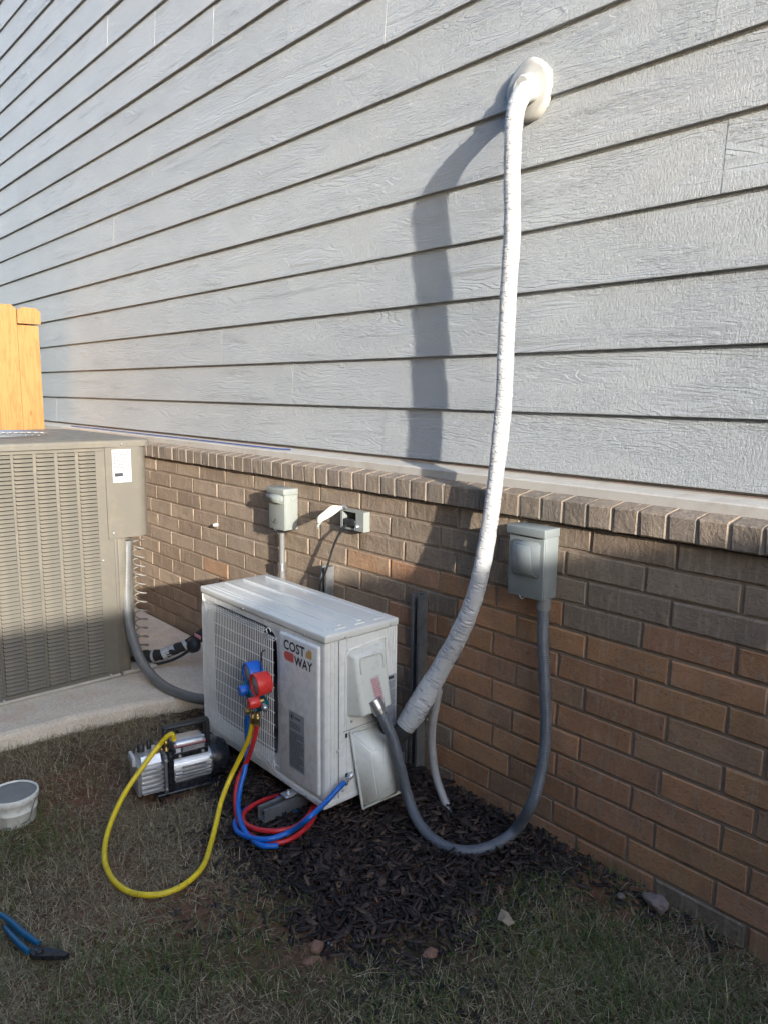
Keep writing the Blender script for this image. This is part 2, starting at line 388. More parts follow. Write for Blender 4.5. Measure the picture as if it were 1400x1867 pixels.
# ---------------------------------------------------------------- mesh helpers
class MB:
    def __init__(s):
        s.v = []; s.f = []; s.uv = {}
        s.smooth = set()
    def add(s, vs, fs, M=None, smooth=False, uvs=None):
        b = len(s.v)
        for p in vs:
            p = Vector(p)
            s.v.append(M @ p if M is not None else p)
        for i, f in enumerate(fs):
            k = len(s.f)
            s.f.append(tuple(b + j for j in f))
            if smooth: s.smooth.add(k)
            if uvs: s.uv[k] = uvs[i]
        return s
    def box(s, x0, x1, y0, y1, z0, z1, M=None):
        v = [(x0, y0, z0), (x1, y0, z0), (x1, y1, z0), (x0, y1, z0), (x0, y0, z1), (x1, y0, z1), (x1, y1, z1), (x0, y1, z1)]
        f = [(0, 3, 2, 1), (4, 5, 6, 7), (0, 1, 5, 4), (1, 2, 6, 5), (2, 3, 7, 6), (3, 0, 4, 7)]
        return s.add(v, f, M)
    def rbox(s, x0, x1, y0, y1, z0, z1, r=0.005, seg=2, M=None, smooth=True):
        bm = bmesh.new()
        bmesh.ops.create_cube(bm, size=1.0)
        for v in bm.verts:
            v.co = Vector(((x0 + x1) / 2 + v.co.x * (x1 - x0), (y0 + y1) / 2 + v.co.y * (y1 - y0), (z0 + z1) / 2 + v.co.z * (z1 - z0)))
        r = min(r, 0.49 * min(abs(x1 - x0), abs(y1 - y0), abs(z1 - z0)))
        bmesh.ops.bevel(bm, geom=bm.edges[:], offset=r, segments=seg, profile=0.5, affect='EDGES')
        s.frombm(bm, M, smooth)
        return s
    def frombm(s, bm, M=None, smooth=False):
        bm.verts.index_update()
        s.add([v.co.copy() for v in bm.verts], [tuple(v.index for v in f.verts) for f in bm.faces], M, smooth)
        bm.free()
    def prism(s, pts, a, b, axis='y', M=None, smooth=False):
        """extrude a 2-D outline; axis y: pts are (x,z); axis x: (y,z); axis z: (x,y)"""
        n = len(pts)
        def mk(p, t):
            return {'y': (p[0], t, p[1]), 'x': (t, p[0], p[1]), 'z': (p[0], p[1], t)}[axis]
        v = [mk(p, a) for p in pts] + [mk(p, b) for p in pts]
        f = [tuple(range(n)), tuple(range(2 * n - 1, n - 1, -1))] + [(i, i + n, (i + 1) % n + n, (i + 1) % n) for i in range(n)]
        return s.add(v, f, M, smooth)
    def cyl(s, p0, p1, r0, r1=None, n=20, caps=True):
        r1 = r0 if r1 is None else r1
        p0 = Vector(p0); p1 = Vector(p1)
        q = (p1 - p0).to_track_quat('Z', 'Y').to_matrix()
        ring = [(math.cos(2 * PI * i / n), math.sin(2 * PI * i / n)) for i in range(n)]
        v = [p0 + q @ Vector((c * r0, d * r0, 0)) for c, d in ring] + [p1 + q @ Vector((c * r1, d * r1, 0)) for c, d in ring]
        s.add(v, [(i, (i + 1) % n, (i + 1) % n + n, i + n) for i in range(n)], None, True)
        if caps:
            s.add(v[:n], [tuple(range(n - 1, -1, -1))]); s.add(v[n:], [tuple(range(n))])
        return s
    def lathe(s, origin, axis, prof, n=28, ry=1.0, endcap=True):
        """prof: [(distance along axis, radius)]"""
        o = Vector(origin); q = Vector(axis).to_track_quat('Z', 'Y').to_matrix()
        v = []
        for d, r in prof:
            for i in range(n):
                a = 2 * PI * i / n
                v.append(o + q @ Vector((math.cos(a) * r, math.sin(a) * r * ry, d)))
        f = []
        for k in range(len(prof) - 1):
            for i in range(n):
                j = (i + 1) % n
                f.append((k * n + i, k * n + j, (k + 1) * n + j, (k + 1) * n + i))
        s.add(v, f, None, True)
        if prof[0][1] > 1e-5: s.add(v[:n], [tuple(range(n - 1, -1, -1))])
        if endcap and prof[-1][1] > 1e-5: s.add(v[-n:], [tuple(range(n))])
        return s
    def tube(s, pts, r, n=12, sub=6, caps=True, wob=0.0):
        """smooth tube through pts (Catmull-Rom); r a number or one radius per point; UV.x = metres along"""
        P = [Vector(p) for p in pts]
        R = [r] * len(P) if isinstance(r, (int, float)) else list(r)
        Q = []; RR = []
        for i in range(len(P) - 1):
            a = P[max(i - 1, 0)]; b = P[i]; c = P[i + 1]; d = P[min(i + 2, len(P) - 1)]
            for k in range(sub):
                t = k / sub
                Q.append(0.5 * ((2 * b) + (c - a) * t + (2 * a - 5 * b + 4 * c - d) * t * t + (-a + 3 * b - 3 * c + d) * t ** 3))
                RR.append(R[i] + (R[i + 1] - R[i]) * t)
        Q.append(P[-1]); RR.append(R[-1])
        T = [(Q[min(i + 1, len(Q) - 1)] - Q[max(i - 1, 0)]).normalized() for i in range(len(Q))]
        up = Vector((0, 0, 1)) if abs(T[0].z) < 0.9 else Vector((0, 1, 0))
        nrm = (up - T[0] * up.dot(T[0])).normalized()
        v = []; L = 0; Ls = []
        for i, q in enumerate(Q):
            if i: L += (q - Q[i - 1]).length
            Ls.append(L)
            nrm = (nrm - T[i] * nrm.dot(T[i])).normalized()
            bn = T[i].cross(nrm)
            for k in range(n):
                a = 2 * PI * k / n
                d = nrm * math.cos(a) + bn * math.sin(a)
                rr = RR[i]
                if wob: rr *= 1 + wob * noise.noise((q + d * rr) * 28.0) + wob * 0.6 * noise.noise(Vector((L * 70.0, math.cos(a) * 0.8, math.sin(a) * 0.8)))
                v.append(q + d * rr)
        f = []; uvs = []
        for i in range(len(Q) - 1):
            for k in range(n):
                j = (k + 1) % n
                f.append((i * n + k, i * n + j, (i + 1) * n + j, (i + 1) * n + k))
                uvs.append([(Ls[i], k / n), (Ls[i], (k + 1) / n), (Ls[i + 1], (k + 1) / n), (Ls[i + 1], k / n)])
        s.add(v, f, None, True, uvs)
        if caps:
            s.add(v[:n], [tuple(range(n - 1, -1, -1))]); s.add(v[-n:], [tuple(range(n))])
        return s
    def quad(s, a, b, c, d):
        return s.add([a, b, c, d], [(0, 1, 2, 3)])

def mesh_from(name, mb, m, inv=None):
    me = bpy.data.meshes.new(name)
    vs = [tuple((inv @ v) if inv is not None else v) for v in mb.v]
    me.from_pydata(vs, [], mb.f)
    if mb.uv:
        uvl = me.uv_layers.new(name='UVMap')
        for k, poly in enumerate(me.polygons):
            u = mb.uv.get(k)
            if u:
                for li, q in zip(poly.loop_indices, u): uvl.data[li].uv = q
    if mb.smooth:
        fl = [k in mb.smooth for k in range(len(mb.f))]
        me.polygons.foreach_set('use_smooth', fl)
    me.materials.append(m)
    me.update()
    return me

def world_of(o):
    M = Matrix.LocRotScale(o.location, o.rotation_euler, None)
    return world_of(o.parent) @ M if o.parent else M

def part(name, mb, m, parent, label=None, local=False, stuff=False):
    """a mesh that is a part of parent; mb holds world coordinates unless local"""
    inv = None if local else world_of(parent).inverted()
    o = bpy.data.objects.new(name, mesh_from(name, mb, m, inv))
    C.objects.link(o); o.parent = parent
    if label: o['label'] = label
    if stuff: o['kind'] = 'stuff'
    return o

def thing(name, label, cat, loc, rotz=0, group=None):
    o = bpy.data.objects.new(name, None)
    o.empty_display_size = 0.05
    C.objects.link(o); o.location = loc; o.rotation_euler = (0, 0, rotz)
    o['label'] = label; o['category'] = cat
    if group: o['group'] = group
    return o

def solo(name, mb, m, label, cat, loc, group=None, kind=None):
    """a thing that is one mesh with its origin at loc"""
    o = bpy.data.objects.new(name, mesh_from(name, mb, m, Matrix.Translation(loc).inverted()))
    C.objects.link(o); o.location = loc
    if label: o['label'] = label
    if cat: o['category'] = cat
    if group: o['group'] = group
    if kind: o['kind'] = kind
    return o

def link_copy(name, me, parent, loc, rot=(0, 0, 0), color=None):
    o = bpy.data.objects.new(name, me)
    C.objects.link(o); o.parent = parent; o.location = loc; o.rotation_euler = rot
    if color: o.color = (*color, 1)
    return o

def subsmooth(o, lv=2):
    md = o.modifiers.new('subdivision', 'SUBSURF'); md.levels = lv; md.render_levels = lv

def screw_mesh():
    mb = MB(); mb.lathe((0, 0, 0), (0, 0, 1), [(0, 0.0055), (0.0012, 0.0055), (0.0035, 0.0040), (0.0045, 0.0015)], 12)
    mb.box(-0.003, 0.003, -0.0005, 0.0005, 0.0042, 0.0049)
    return mesh_from('screw', mb, MT['steel'])
SCREW = screw_mesh()
def screws(parent, pts, nrm, scale=1.0):
    q = Vector(nrm).to_track_quat('Z', 'Y').to_euler()
    inv = world_of(parent).inverted()
    for p in pts:
        o = link_copy('screw', SCREW, parent, inv @ Vector(p), q); o.scale = (scale,) * 3

def print_lines(mb, O, ux, uz, w, h, rows, seed, fill=0.62, height=0.5):
    """rows of word-like dashes over a w x h patch with origin O (top left)"""
    r = random.Random(seed); O = Vector(O); ux = Vector(ux).normalized(); uz = Vector(uz).normalized()
    dh = h / rows
    for i in range(rows):
        x = 0; lim = w * (1 if r.random() < 0.7 else r.uniform(0.4, 0.9))
        while x < lim:
            l = min(r.uniform(0.03, 0.13) * w, lim - x)
            a = O + ux * x - uz * (i * dh); b = a + ux * l; t = -uz * dh * height
            mb.quad(a, a + t, b + t, b)
            x += l + w * 0.025

# ---------------------------------------------------------------- ground
def gz(x, y):
    t = min(max(x / 0.6, 0), 1); t = t * t * (3 - 2 * t)
    base = -0.118 - 0.035 * t
    h = 0.010 * noise.noise(Vector((x * 2.1, y * 2.1, 0.3))) + 0.004 * noise.noise(Vector((x * 9, y * 9, 1.3)))
    w = 1.0 if abs(x) < 5 and -5 < y else 0.0
    return base + h * w

def grid_axis(a, b, fine0, fine1, step, coarse):
    xs = list(np.arange(fine0, fine1 + 1e-6, step))
    l = [fine0 - c for c in coarse if fine0 - c > a][::-1]; r = [fine1 + c for c in coarse if fine1 + c < b]
    return [a] + l + xs + r + [b]
co = [0.2, 0.5, 1, 2, 4, 8, 16, 30, 60, 100]
gx = grid_axis(-150, 150, -3.0, 1.4, 0.04, co); gy = grid_axis(-150, 150, -2.4, 0.08, 0.04, co)
mb = MB()
mb.add([(x, y, gz(x, y)) for y in gy for x in gx], [(j * len(gx) + i, j * len(gx) + i + 1, (j + 1) * len(gx) + i + 1, (j + 1) * len(gx) + i) for j in range(len(gy) - 1) for i in range(len(gx) - 1)], None, True)
g = solo('ground', mb, MT['ground'], 'bare brown soil under the thin lawn', None, (0, 0, 0), kind='structure')

# concrete pad
PAD = [(-1.91, -1.9), (-1.915, -1.3), (-1.91, -0.87), (-1.865, -0.62), (-1.80, -0.42), (-1.73, -0.2), (-1.69, -0.012), (-4.2, -0.012), (-4.2, -1.9)]
def inpoly(x, y, P):
    c = False; n = len(P)
    for i in range(n):
        x1, y1 = P[i]; x2, y2 = P[(i + 1) % n]
        if (y1 > y) != (y2 > y) and x < (x2 - x1) * (y - y1) / (y2 - y1) + x1: c = not c
    return c
def dens(P, step=0.05):
    out = []
    for i in range(len(P)):
        a = Vector(P[i]); b = Vector(P[(i + 1) % len(P)]); k = max(1, int((b - a).length / step))
        for j in range(k): out.append(a + (b - a) * (j / k))
    return out
PD = dens(PAD)
cen = Vector((-3.0, -0.95))
mb = MB()
rings = []
for off, z in ((0.012, -0.16), (0.0, -0.072), (-0.006, -0.060), (-0.022, -0.055)):
    r_ = []
    for p in PD:
        d = (p - cen).normalized()
        wob = 0.006 * noise.noise(Vector((p.x * 12, p.y * 12, z * 20)))
        q = p + d * (off + (wob if p.y < -0.1 else 0))
        if q.y > -0.003: q.y = -0.003
        r_.append((q.x, q.y, z + 0.003 * noise.noise(Vector((p.x * 9, p.y * 9, 2)))))
    rings.append(r_)
n_ = len(PD); vs = [p for r_ in rings for p in r_]
fs = [(k * n_ + i, (k + 1) * n_ + i, (k + 1) * n_ + (i + 1) % n_, k * n_ + (i + 1) % n_) for k in range(3) for i in range(n_)] + [tuple(3 * n_ + i for i in range(n_))]
mb.add(vs, fs)
o = solo('concrete_pad', mb, MT['concrete'], 'poured concrete pad under the tall tan condenser', 'pad', (-3.0, -0.95, -0.16))
bm = bmesh.new(); bm.from_mesh(o.data); bmesh.ops.recalc_face_normals(bm, faces=bm.faces[:]); bm.to_mesh(o.data); bm.free()

# ---------------------------------------------------------------- brick wall
wall = thing('brick_wall', 'brown brick lower wall of the house with a projecting rowlock ledge', 'brick wall', (0, 0, -0.12))
ZB = 0.8777; CH = 0.0794; BL = 0.254; XH = -0.2176
mb = MB(); mb.box(-7.5, 3.2, 0.0045, 0.11, -0.35, 0.935)
part('mortar_bed', mb, MT['mortar'], wall)
def brick_variant(i, w, h, d=0.05):
    r = random.Random(i); bm = bmesh.new(); bmesh.ops.create_cube(bm, size=1.0)
    for v in bm.verts:
        v.co = Vector((v.co.x * w, (v.co.y + 0.5) * d, v.co.z * h))
    front = [e for e in bm.edges if all(abs(v.co.y) < 1e-6 for v in e.verts)]
    bmesh.ops.bevel(bm, geom=front, offset=0.0022 + 0.0012 * r.random(), segments=1, affect='EDGES')
    for v in bm.verts:
        v.co.x += r.uniform(-0.0018, 0.0018); v.co.z += r.uniform(-0.0015, 0.0015)
        if v.co.y < 0.01: v.co.y += r.uniform(-0.0010, 0.0012)
    mb = MB(); mb.frombm(bm)
    return mb
BV = [mesh_from('brick', brick_variant(i, BL - 0.0095, CH - 0.0095), MT['brick']) for i in range(8)]
ROW_W = 0.0795; ROW_H = 0.066
def rowlock_variant(i):
    mb = brick_variant(100 + i, ROW_W - 0.009, ROW_H, 0.11)
    for v in mb.v:                                       # the ledge slopes up to the trim
        if v.z > 0: v.z += 0.17 * v.y
    return mb
RV = [mesh_from('brick', rowlock_variant(i), MT['brick']) for i in range(8)]
br = random.Random(4)
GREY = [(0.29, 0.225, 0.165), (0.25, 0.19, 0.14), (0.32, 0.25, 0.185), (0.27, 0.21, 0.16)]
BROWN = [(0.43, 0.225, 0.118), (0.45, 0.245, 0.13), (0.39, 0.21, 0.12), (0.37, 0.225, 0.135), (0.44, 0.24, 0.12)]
run = MB()
for row in range(0, 15):
    z = ZB - CH * (row + 0.5)
    sh = XH + (0.0864 if row % 2 == 0 else 0.0) + 0.006 * math.sin(row * 2.3)
    for k in range(-28, 13):
        x = sh + BL * (k + 0.5)
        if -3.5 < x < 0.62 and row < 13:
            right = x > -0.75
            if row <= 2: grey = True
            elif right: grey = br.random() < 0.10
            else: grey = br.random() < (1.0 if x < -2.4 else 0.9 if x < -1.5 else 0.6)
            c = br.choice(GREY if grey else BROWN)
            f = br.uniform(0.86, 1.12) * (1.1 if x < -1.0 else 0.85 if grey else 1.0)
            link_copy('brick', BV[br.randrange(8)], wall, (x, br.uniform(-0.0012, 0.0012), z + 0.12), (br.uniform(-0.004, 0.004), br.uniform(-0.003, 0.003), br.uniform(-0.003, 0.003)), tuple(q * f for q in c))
        else:
            run.box(x - BL / 2 + 0.0048, x + BL / 2 - 0.0048, 0, 0.05, z - CH / 2 + 0.0048, z + CH / 2 - 0.0048)
for k in range(-90, 40):
    x = 0.101 + 0.0397 + ROW_W * k
    if -3.5 < x < 0.62:
        f = br.uniform(0.80, 1.05); c = br.choice([(0.27, 0.22, 0.175), (0.23, 0.19, 0.155), (0.25, 0.20, 0.155), (0.20, 0.17, 0.14)])
        link_copy('brick', RV[br.randrange(8)], wall, (x, -0.02 + br.uniform(-0.0012, 0.0012), 0.911 + 0.12), (0, br.uniform(-0.006, 0.006), 0), tuple(q * f for q in c))
    else:
        run.box(x - 0.0352, x + 0.0352, -0.02, 0.09, 0.879, 0.944)
part('brick_run', run, MT['brick_run'], wall, 'run of bricks beyond the part seen', stuff=True)
mb = MB()                                                # mortar between the rowlocks, a little lower than the bricks
mb.prism([(-0.0165, 0.8795), (-0.0165, 0.9405), (0.09, 0.9585), (0.09, 0.8795)], -7.5, 3.2, 'x')
part('ledge_mortar', mb, simple('pale_mortar', (0.27, 0.235, 0.195), 0.95, 0, 0.15, 30, 0.6, 160), wall)

# ---------------------------------------------------------------- siding
SY = 0.085; SZ = 1.0089; SE = 0.1831
sid = thing('siding_wall', 'pale grey lap siding wall above the brick, embossed with wood grain', 'siding', (0, SY, 0.99))
mb = MB(); mb.box(-9, 3.2, SY + 0.022, SY + 0.12, 0.999, 5.4); part('sheathing', mb, MT['sheath'], sid)
for k in range(0, 24):
    z0 = SZ + SE * k
    j0 = (-1.119 - 0.604 * k) if k < 6 else (0.076 - 0.604 * (k - 6) if k < 15 else 0.1 - 0.61 * (k - 15))
    js = sorted([j0 + 3.66 * q for q in range(-4, 5)])
    js = [-9.0] + [j for j in js if -8.8 < j < 3.1] + [3.2]
    for a, b in zip(js[:-1], js[1:]):
        mb = MB()
        # thin board leaning on the one below: butt edge 12 mm proud, top tucked under
        yb = SY + random.uniform(-0.0008, 0.0008); h = SE + 0.012
        n = max(2, int((b - a) / 0.25)); vs = []; fs = []
        for i in range(n + 1):
            x = a + 0.0005 + (b - a - 0.001) * i / n
            w = 0.0009 * noise.noise(Vector((x * 1.3, k * 3.1, 0)))
            zw = 0.0006 * noise.noise(Vector((x * 1.1, k * 5.7, 9)))
            vs += [(x, yb + w, z0 + zw + 0.001), (x, yb + w + 0.0130, z0 + zw), (x, yb + 0.0185, z0 + h), (x, yb + 0.0128, z0 + h), (x, yb + w - 0.0005, z0 + zw + 0.004)]
        for i in range(n):
            q = i * 5; r = q + 5
            fs += [(q, r, r + 1, q + 1), (q + 1, r + 1, r + 2, q + 2), (q + 2, r + 2, r + 3, q + 3), (q + 3, r + 3, r + 4, q + 4), (q + 4, r + 4, r, q)]
        fs += [(0, 1, 2, 3, 4), tuple(len(vs) - 5 + t for t in (4, 3, 2, 1, 0))]
        mb.add(vs, fs)
        part('plank', mb, MT['siding'], sid)
mb = MB()   # water table trim: face and sloped top
mb.prism([(0.045, 0.951), (0.045, 0.980), (0.049, 0.984), (0.083, 0.990), (0.101, 0.997), (0.101, 0.951)], -7.5, 3.2, 'x')
part('trim_board', mb, MT['trim'], sid, 'cream painted trim board over the brick ledge')
# blue wire lying on the trim
mb = MB(); P = []
for i in range(30):
    t = i / 29; x = -4.4 + 2.6 * t
    P.append((x, 0.060 + 0.012 * noise.noise(Vector((x * 2.2, 0, 0))) , 0.9905 + 0.002))
P.append((-1.72, 0.075, 0.9935))
mb.tube(P, 0.0028, 6, 3)
solo('loose_wire', mb, MT['bluewire'], 'thin blue wire lying along the cream trim below the siding', 'wire', (-3.1, 0.06, 0.992))

# ---------------------------------------------------------------- left fence, sunlit new pine
fx = -4.55
fence = thing('picket_fence', 'new yellow pine dog-eared fence section behind the tall condenser', 'fence', (fx, -0.6, -0.12))
def picket(y1, w, ztop, x, z0=-0.10, ear=0.028, th=0.017):
    mb = MB(); y0 = y1 - w
    mb.prism([(y0, z0), (y1, z0), (y1, ztop - ear), (y1 - ear, ztop), (y0 + ear, ztop), (y0, ztop - ear)], x - th, x, 'x')
    return mb
yy = -0.074
part('picket', picket(yy, 0.139, 1.680, fx - 0.002, ear=0.001), MT['cedar'], fence)
mb = MB(); mb.prism([(-0.212, 1.690), (-0.062, 1.690), (-0.062, 1.775), (-0.088, 1.797), (-0.185, 1.797), (-0.212, 1.778)], fx - 0.018, fx + 0.012, 'x')
part('top_board', mb, MT['cedar'], fence, 'short board with cut corners nailed across the top of the end picket')
for i in range(9):
    y1 = -0.216 - 0.1425 * i
    part('picket', picket(y1, 0.140, 1.812 + random.uniform(-0.004, 0.004), fx + 0.001 * (i % 2)), MT['cedar'], fence)
for z in (0.25, 1.45):
    mb = MB(); mb.box(fx - 0.060, fx - 0.020, -1.55, -0.08, z, z + 0.085); part('rail', mb, MT['cedar'], fence)
for y in (-0.16, -1.45):
    mb = MB(); mb.box(fx - 0.15, fx - 0.062, y - 0.045, y + 0.045, -0.2, 1.70); part('post', mb, MT['cedar'], fence)

# unseen fence added behind the camera to shade the ground and the lower wall
ox = 4.0
of = thing('shade_fence', 'unseen weathered board fence, added behind the camera to cast shade', 'fence', (ox, -2, -0.12))
ZT = -0.015 + 0.2609 * (ox + 3.1)
bpm = MB(); bpm.box(-0.01, 0.01, -0.0695, 0.0695, 0, ZT + 0.10)
bme = mesh_from('picket', bpm, MT['oldwood'])
for i in range(28):
    link_copy('picket', bme, of, (0, 2.0 - 0.22 - 0.141 * i, 0.02), (0, random.uniform(-0.003, 0.003), random.uniform(-0.01, 0.01)))
for z in (0.3, 1.0, ZT - 0.12):
    mb = MB(); mb.box(ox + 0.012, ox + 0.052, -4.15, -0.2, z, z + 0.09); part('rail', mb, MT['oldwood'], of)
mb = MB(); mb.box(ox - 0.04, ox + 0.075, -4.15, -0.15, ZT, ZT + 0.03); part('cap_rail', mb, MT['oldwood'], of)

# unseen dark house added behind the camera to block part of the sky
nh = thing('sky_blocker_house', 'unseen brown brick house, added to block sky light over the side yard', 'house', (-4.5, -4.8, -0.12))
mb = MB(); mb.box(-14, 5.0, -13, -4.7, -0.3, 5.8); part('wall', mb, simple('dark_brown_brick', (0.085, 0.065, 0.052), 0.9, 0, 0.25, 3), nh)
mb = MB(); mb.prism([(-13.5, 5.8), (-8.9, 8.8), (-4.3, 5.8)], -14.4, 5.4, 'x'); rf = part('roof', mb, MT['oldwood'], nh)
for wx in (-10.5, -6.2, -1.4, 2.6):
    mb = MB(); mb.box(wx - 0.55, wx + 0.55, -4.696, -4.65, 0.9, 2.5); wo = part('window_frame', mb, MT['trim'], nh)
    mb = MB(); mb.box(wx - 0.47, wx + 0.47, -4.652, -4.644, 0.98, 2.42); part('pane', mb, MT['blackgloss'], wo)

# ---------------------------------------------------------------- tan condenser
CX = -2.2
cd = thing('condenser', 'tall tan louvred outdoor condenser on the concrete pad', 'air conditioner', (-2.7, -0.9, -0.055))
y0c, y1c = -1.42, -0.535
zb, zt = -0.052, 1.0
cols = [(-1.385, -1.300), (-1.287, -1.214), (-1.200, -1.130), (-1.116, -1.041), (-1.028, -0.952), (-0.942, -0.868), (-0.855, -0.783), (-0.769, -0.698), (-0.684, -0.612)]
z0l, z1l = -0.018, 0.982
mb = MB(); mb.box(-3.10, CX - 0.018, y0c + 0.01, y1c - 0.03, zb + 0.03, zt - 0.01); part('dark_recess_block', mb, MT['dark'], cd)  # near-black block stands in for the shade behind the louvres
mb = MB()   # face sheet: bars between the louvre columns and a frame round them
edges = [y0c] + [e for c in cols for e in c] + [y1c - 0.012]
for i in range(0, len(edges), 2):
    mb.box(CX - 0.004, CX, edges[i], edges[i + 1], z0l - 0.001, z1l + 0.001)
mb.box(CX - 0.004, CX, y0c, y1c - 0.012, zb, z0l - 0.002); mb.box(CX - 0.004, CX, y0c, y1c - 0.012, z1l + 0.002, zt)
part('louvre_panel', mb, MT['taupe'], cd)
NR = 58; pitch = (z1l - z0l) / NR
lm = MB(); w = 0.0735
lm.add([(0.0065, -w / 2 + 0.003, -pitch * 0.28), (0.0065, w / 2 - 0.003, -pitch * 0.28), (-0.003, w / 2, pitch * 0.44), (-0.003, -w / 2, pitch * 0.44),
        (-0.003, -w / 2, -pitch * 0.30), (-0.003, w / 2, -pitch * 0.30), (0.0045, w / 2 - 0.003, -pitch * 0.33), (0.0045, -w / 2 + 0.003, -pitch * 0.33)],
       [(0, 1, 2, 3), (0, 3, 4, 7), (1, 6, 5, 2), (0, 7, 6, 1), (7, 4, 5, 6)])
LM = mesh_from('louvre', lm, MT['taupe'])
inv = world_of(cd).inverted()
cnt = 0; rest = MB()
for ci, (a, b) in enumerate(reversed(cols)):
    for r_ in range(NR):
        zc = z0l + pitch * (r_ + 0.5)
        if ci < 5:
            o = link_copy('louvre', LM, cd, inv @ Vector((CX, (a + b) / 2, zc))); o.scale = (1, (b - a) / w, 1)
        else:
            k = (b - a) / w
            rest.add([Vector((CX + v.x, (a + b) / 2 + v.y * k, zc + v.z)) for v in lm.v], lm.f)
part('louvre_run', rest, MT['taupe'], cd, 'louvres of the columns beyond the frame', stuff=True)
mb = MB(); mb.rbox(CX - 0.035, CX + 0.004, y1c - 0.012, y1c + 0.004, zb, zt - 0.0, 0.004)
mb.rbox(CX - 0.045, CX - 0.006, y1c + 0.005, y1c + 0.045, zb + 0.01, zt, 0.006)
part('corner_post', mb, MT['taupe'], cd)
# side body, set back, and the far shell
mb = MB(); mb.rbox(-3.05, CX - 0.05, y1c + 0.02, y1c + 0.10, 0.0, zt - 0.02, 0.03, 4)
part('side_panel', mb, MT['taupe'], cd)
mb = MB(); mb.rbox(-3.12, CX + 0.004, y0c - 0.01, -0.36, -0.056, -0.035, 0.01); part('base_pan', mb, simple('pan_enamel', (0.42, 0.40, 0.35), 0.5), cd)
# service cover with a rounded far edge
mb = MB()
prof = [(CX + 0.008, -0.572), (CX + 0.012, -0.566), (CX + 0.012, -0.430)]
for i in range(9):
    a = PI / 2 * i / 8; prof.append((CX - 0.045 + 0.057 * math.cos(a), -0.430 + 0.056 * math.sin(a)))
prof += [(CX - 0.35, -0.374), (CX - 0.35, -0.50), (CX - 0.06, -0.572)]
mb.prism(prof, 0.592, 1.002, 'z'); o = part('service_cover', mb, MT['taupe'], cd)
bm = bmesh.new(); bm.from_mesh(o.data); bmesh.ops.recalc_face_normals(bm, faces=bm.faces[:]); bmesh.ops.bevel(bm, geom=[e for e in bm.edges if abs(e.verts[0].co.z - e.verts[1].co.z) < 1e-4], offset=0.004, segments=2, affect='EDGES'); bm.to_mesh(o.data); bm.free()
# lid
mb = MB()
lp = []
for cx_, cy_, a0 in ((CX - 0.03, -0.40, 0), (-3.10, -0.40, 90), (-3.10, y0c + 0.02, 180), (CX - 0.03, y0c + 0.02, 270)):
    for i in range(7):
        a = math.radians(a0 + 90 * i / 6); lp.append((cx_ + 0.045 * math.cos(a), cy_ + 0.045 * math.sin(a)))
n_ = len(lp); rings = []
cc = Vector((-2.66, -0.9))
for s_, z in ((1.0, 1.000), (1.0, 1.018), (0.993, 1.027), (0.965, 1.032), (0.9, 1.036), (0.83, 1.040)):
    rings += [(cc.x + (x - cc.x) * s_, cc.y + (y - cc.y) * s_, z) for x, y in lp]
mb.add(rings, [(k * n_ + i, k * n_ + (i + 1) % n_, (k + 1) * n_ + (i + 1) % n_, (k + 1) * n_ + i) for k in range(5) for i in range(n_)] + [tuple(5 * n_ + i for i in range(n_)), tuple(range(n_ - 1, -1, -1))])
part('lid', mb, MT['taupe'], cd)
mb = MB()
for i in range(9):
    rr = 0.07 + 0.028 * i; P = [(-2.62 + rr * math.cos(2 * PI * k / 32), -0.98 + rr * math.sin(2 * PI * k / 32), 1.048 + 0.006 * (1 - i / 9)) for k in range(33)]
    mb.tube(P, 0.0022, 6, 1, caps=False)
for i in range(8):
    a = 2 * PI * i / 8; mb.tube([(-2.62 + 0.05 * math.cos(a), -0.98 + 0.05 * math.sin(a), 1.055), (-2.62 + 0.30 * math.cos(a), -0.98 + 0.30 * math.sin(a), 1.046)], 0.003, 6, 1)
part('fan_guard', mb, MT['steel'], cd)
screws(cd, [(CX + 0.005, -0.60, 1.010), (CX + 0.014, -0.552, 0.62), (CX + 0.002, -0.60, 0.50), (CX + 0.002, -0.590, -0.035), (CX + 0.002, -1.04, -0.035), (CX + 0.016, -0.50, 1.010), (CX + 0.006, -0.70, 1.011)], (1, 0, 0), 1.1)
# spiral guard wire hanging down the side
mb = MB(); P = []
nt_ = 12.5; N_ = int(nt_ * 14)
for i in range(N_ + 1):
    a = 2 * PI * i / 14; P.append((-2.28 + 0.040 * math.cos(a), -0.402 + 0.026 * math.sin(a), 0.565 - 0.535 * i / N_))
mb.tube(P, 0.0036, 6, 1); part('spiral_wire', mb, simple('spiral_wire_coat', (0.22, 0.205, 0.18), 0.5), cd)
# paper label
mb = MB(); mb.quad((CX + 0.0128, -0.543, 1.0 - 0.012), (CX + 0.0128, -0.543, 0.843), (CX + 0.0128, -0.459, 0.843), (CX + 0.0128, -0.459, 0.988))
lab = part('paper_label', mb, MT['paper'], cd)
mb = MB(); print_lines(mb, (CX + 0.0133, -0.537, 0.980), (0, 1, 0), (0, 0, 1), 0.072, 0.082, 13, 3, height=0.55)
mb.quad((CX + 0.0133, -0.535, 0.885), (CX + 0.0133, -0.535, 0.869), (CX + 0.0133, -0.497, 0.869), (CX + 0.0133, -0.497, 0.885))
for i in range(18):
    y = -0.520 + i * 0.0021; mb.quad((CX + 0.0133, y, 0.899), (CX + 0.0133, y, 0.890), (CX + 0.0133, y + 0.0011, 0.890), (CX + 0.0133, y + 0.0011, 0.899))
for i in range(5):
    y = -0.488 + 0.006 * i; mb.quad((CX + 0.0133, y, 0.886), (CX + 0.0133, y, 0.872), (CX + 0.0133, y + 0.002, 0.872), (CX + 0.0133, y + 0.002, 0.886))
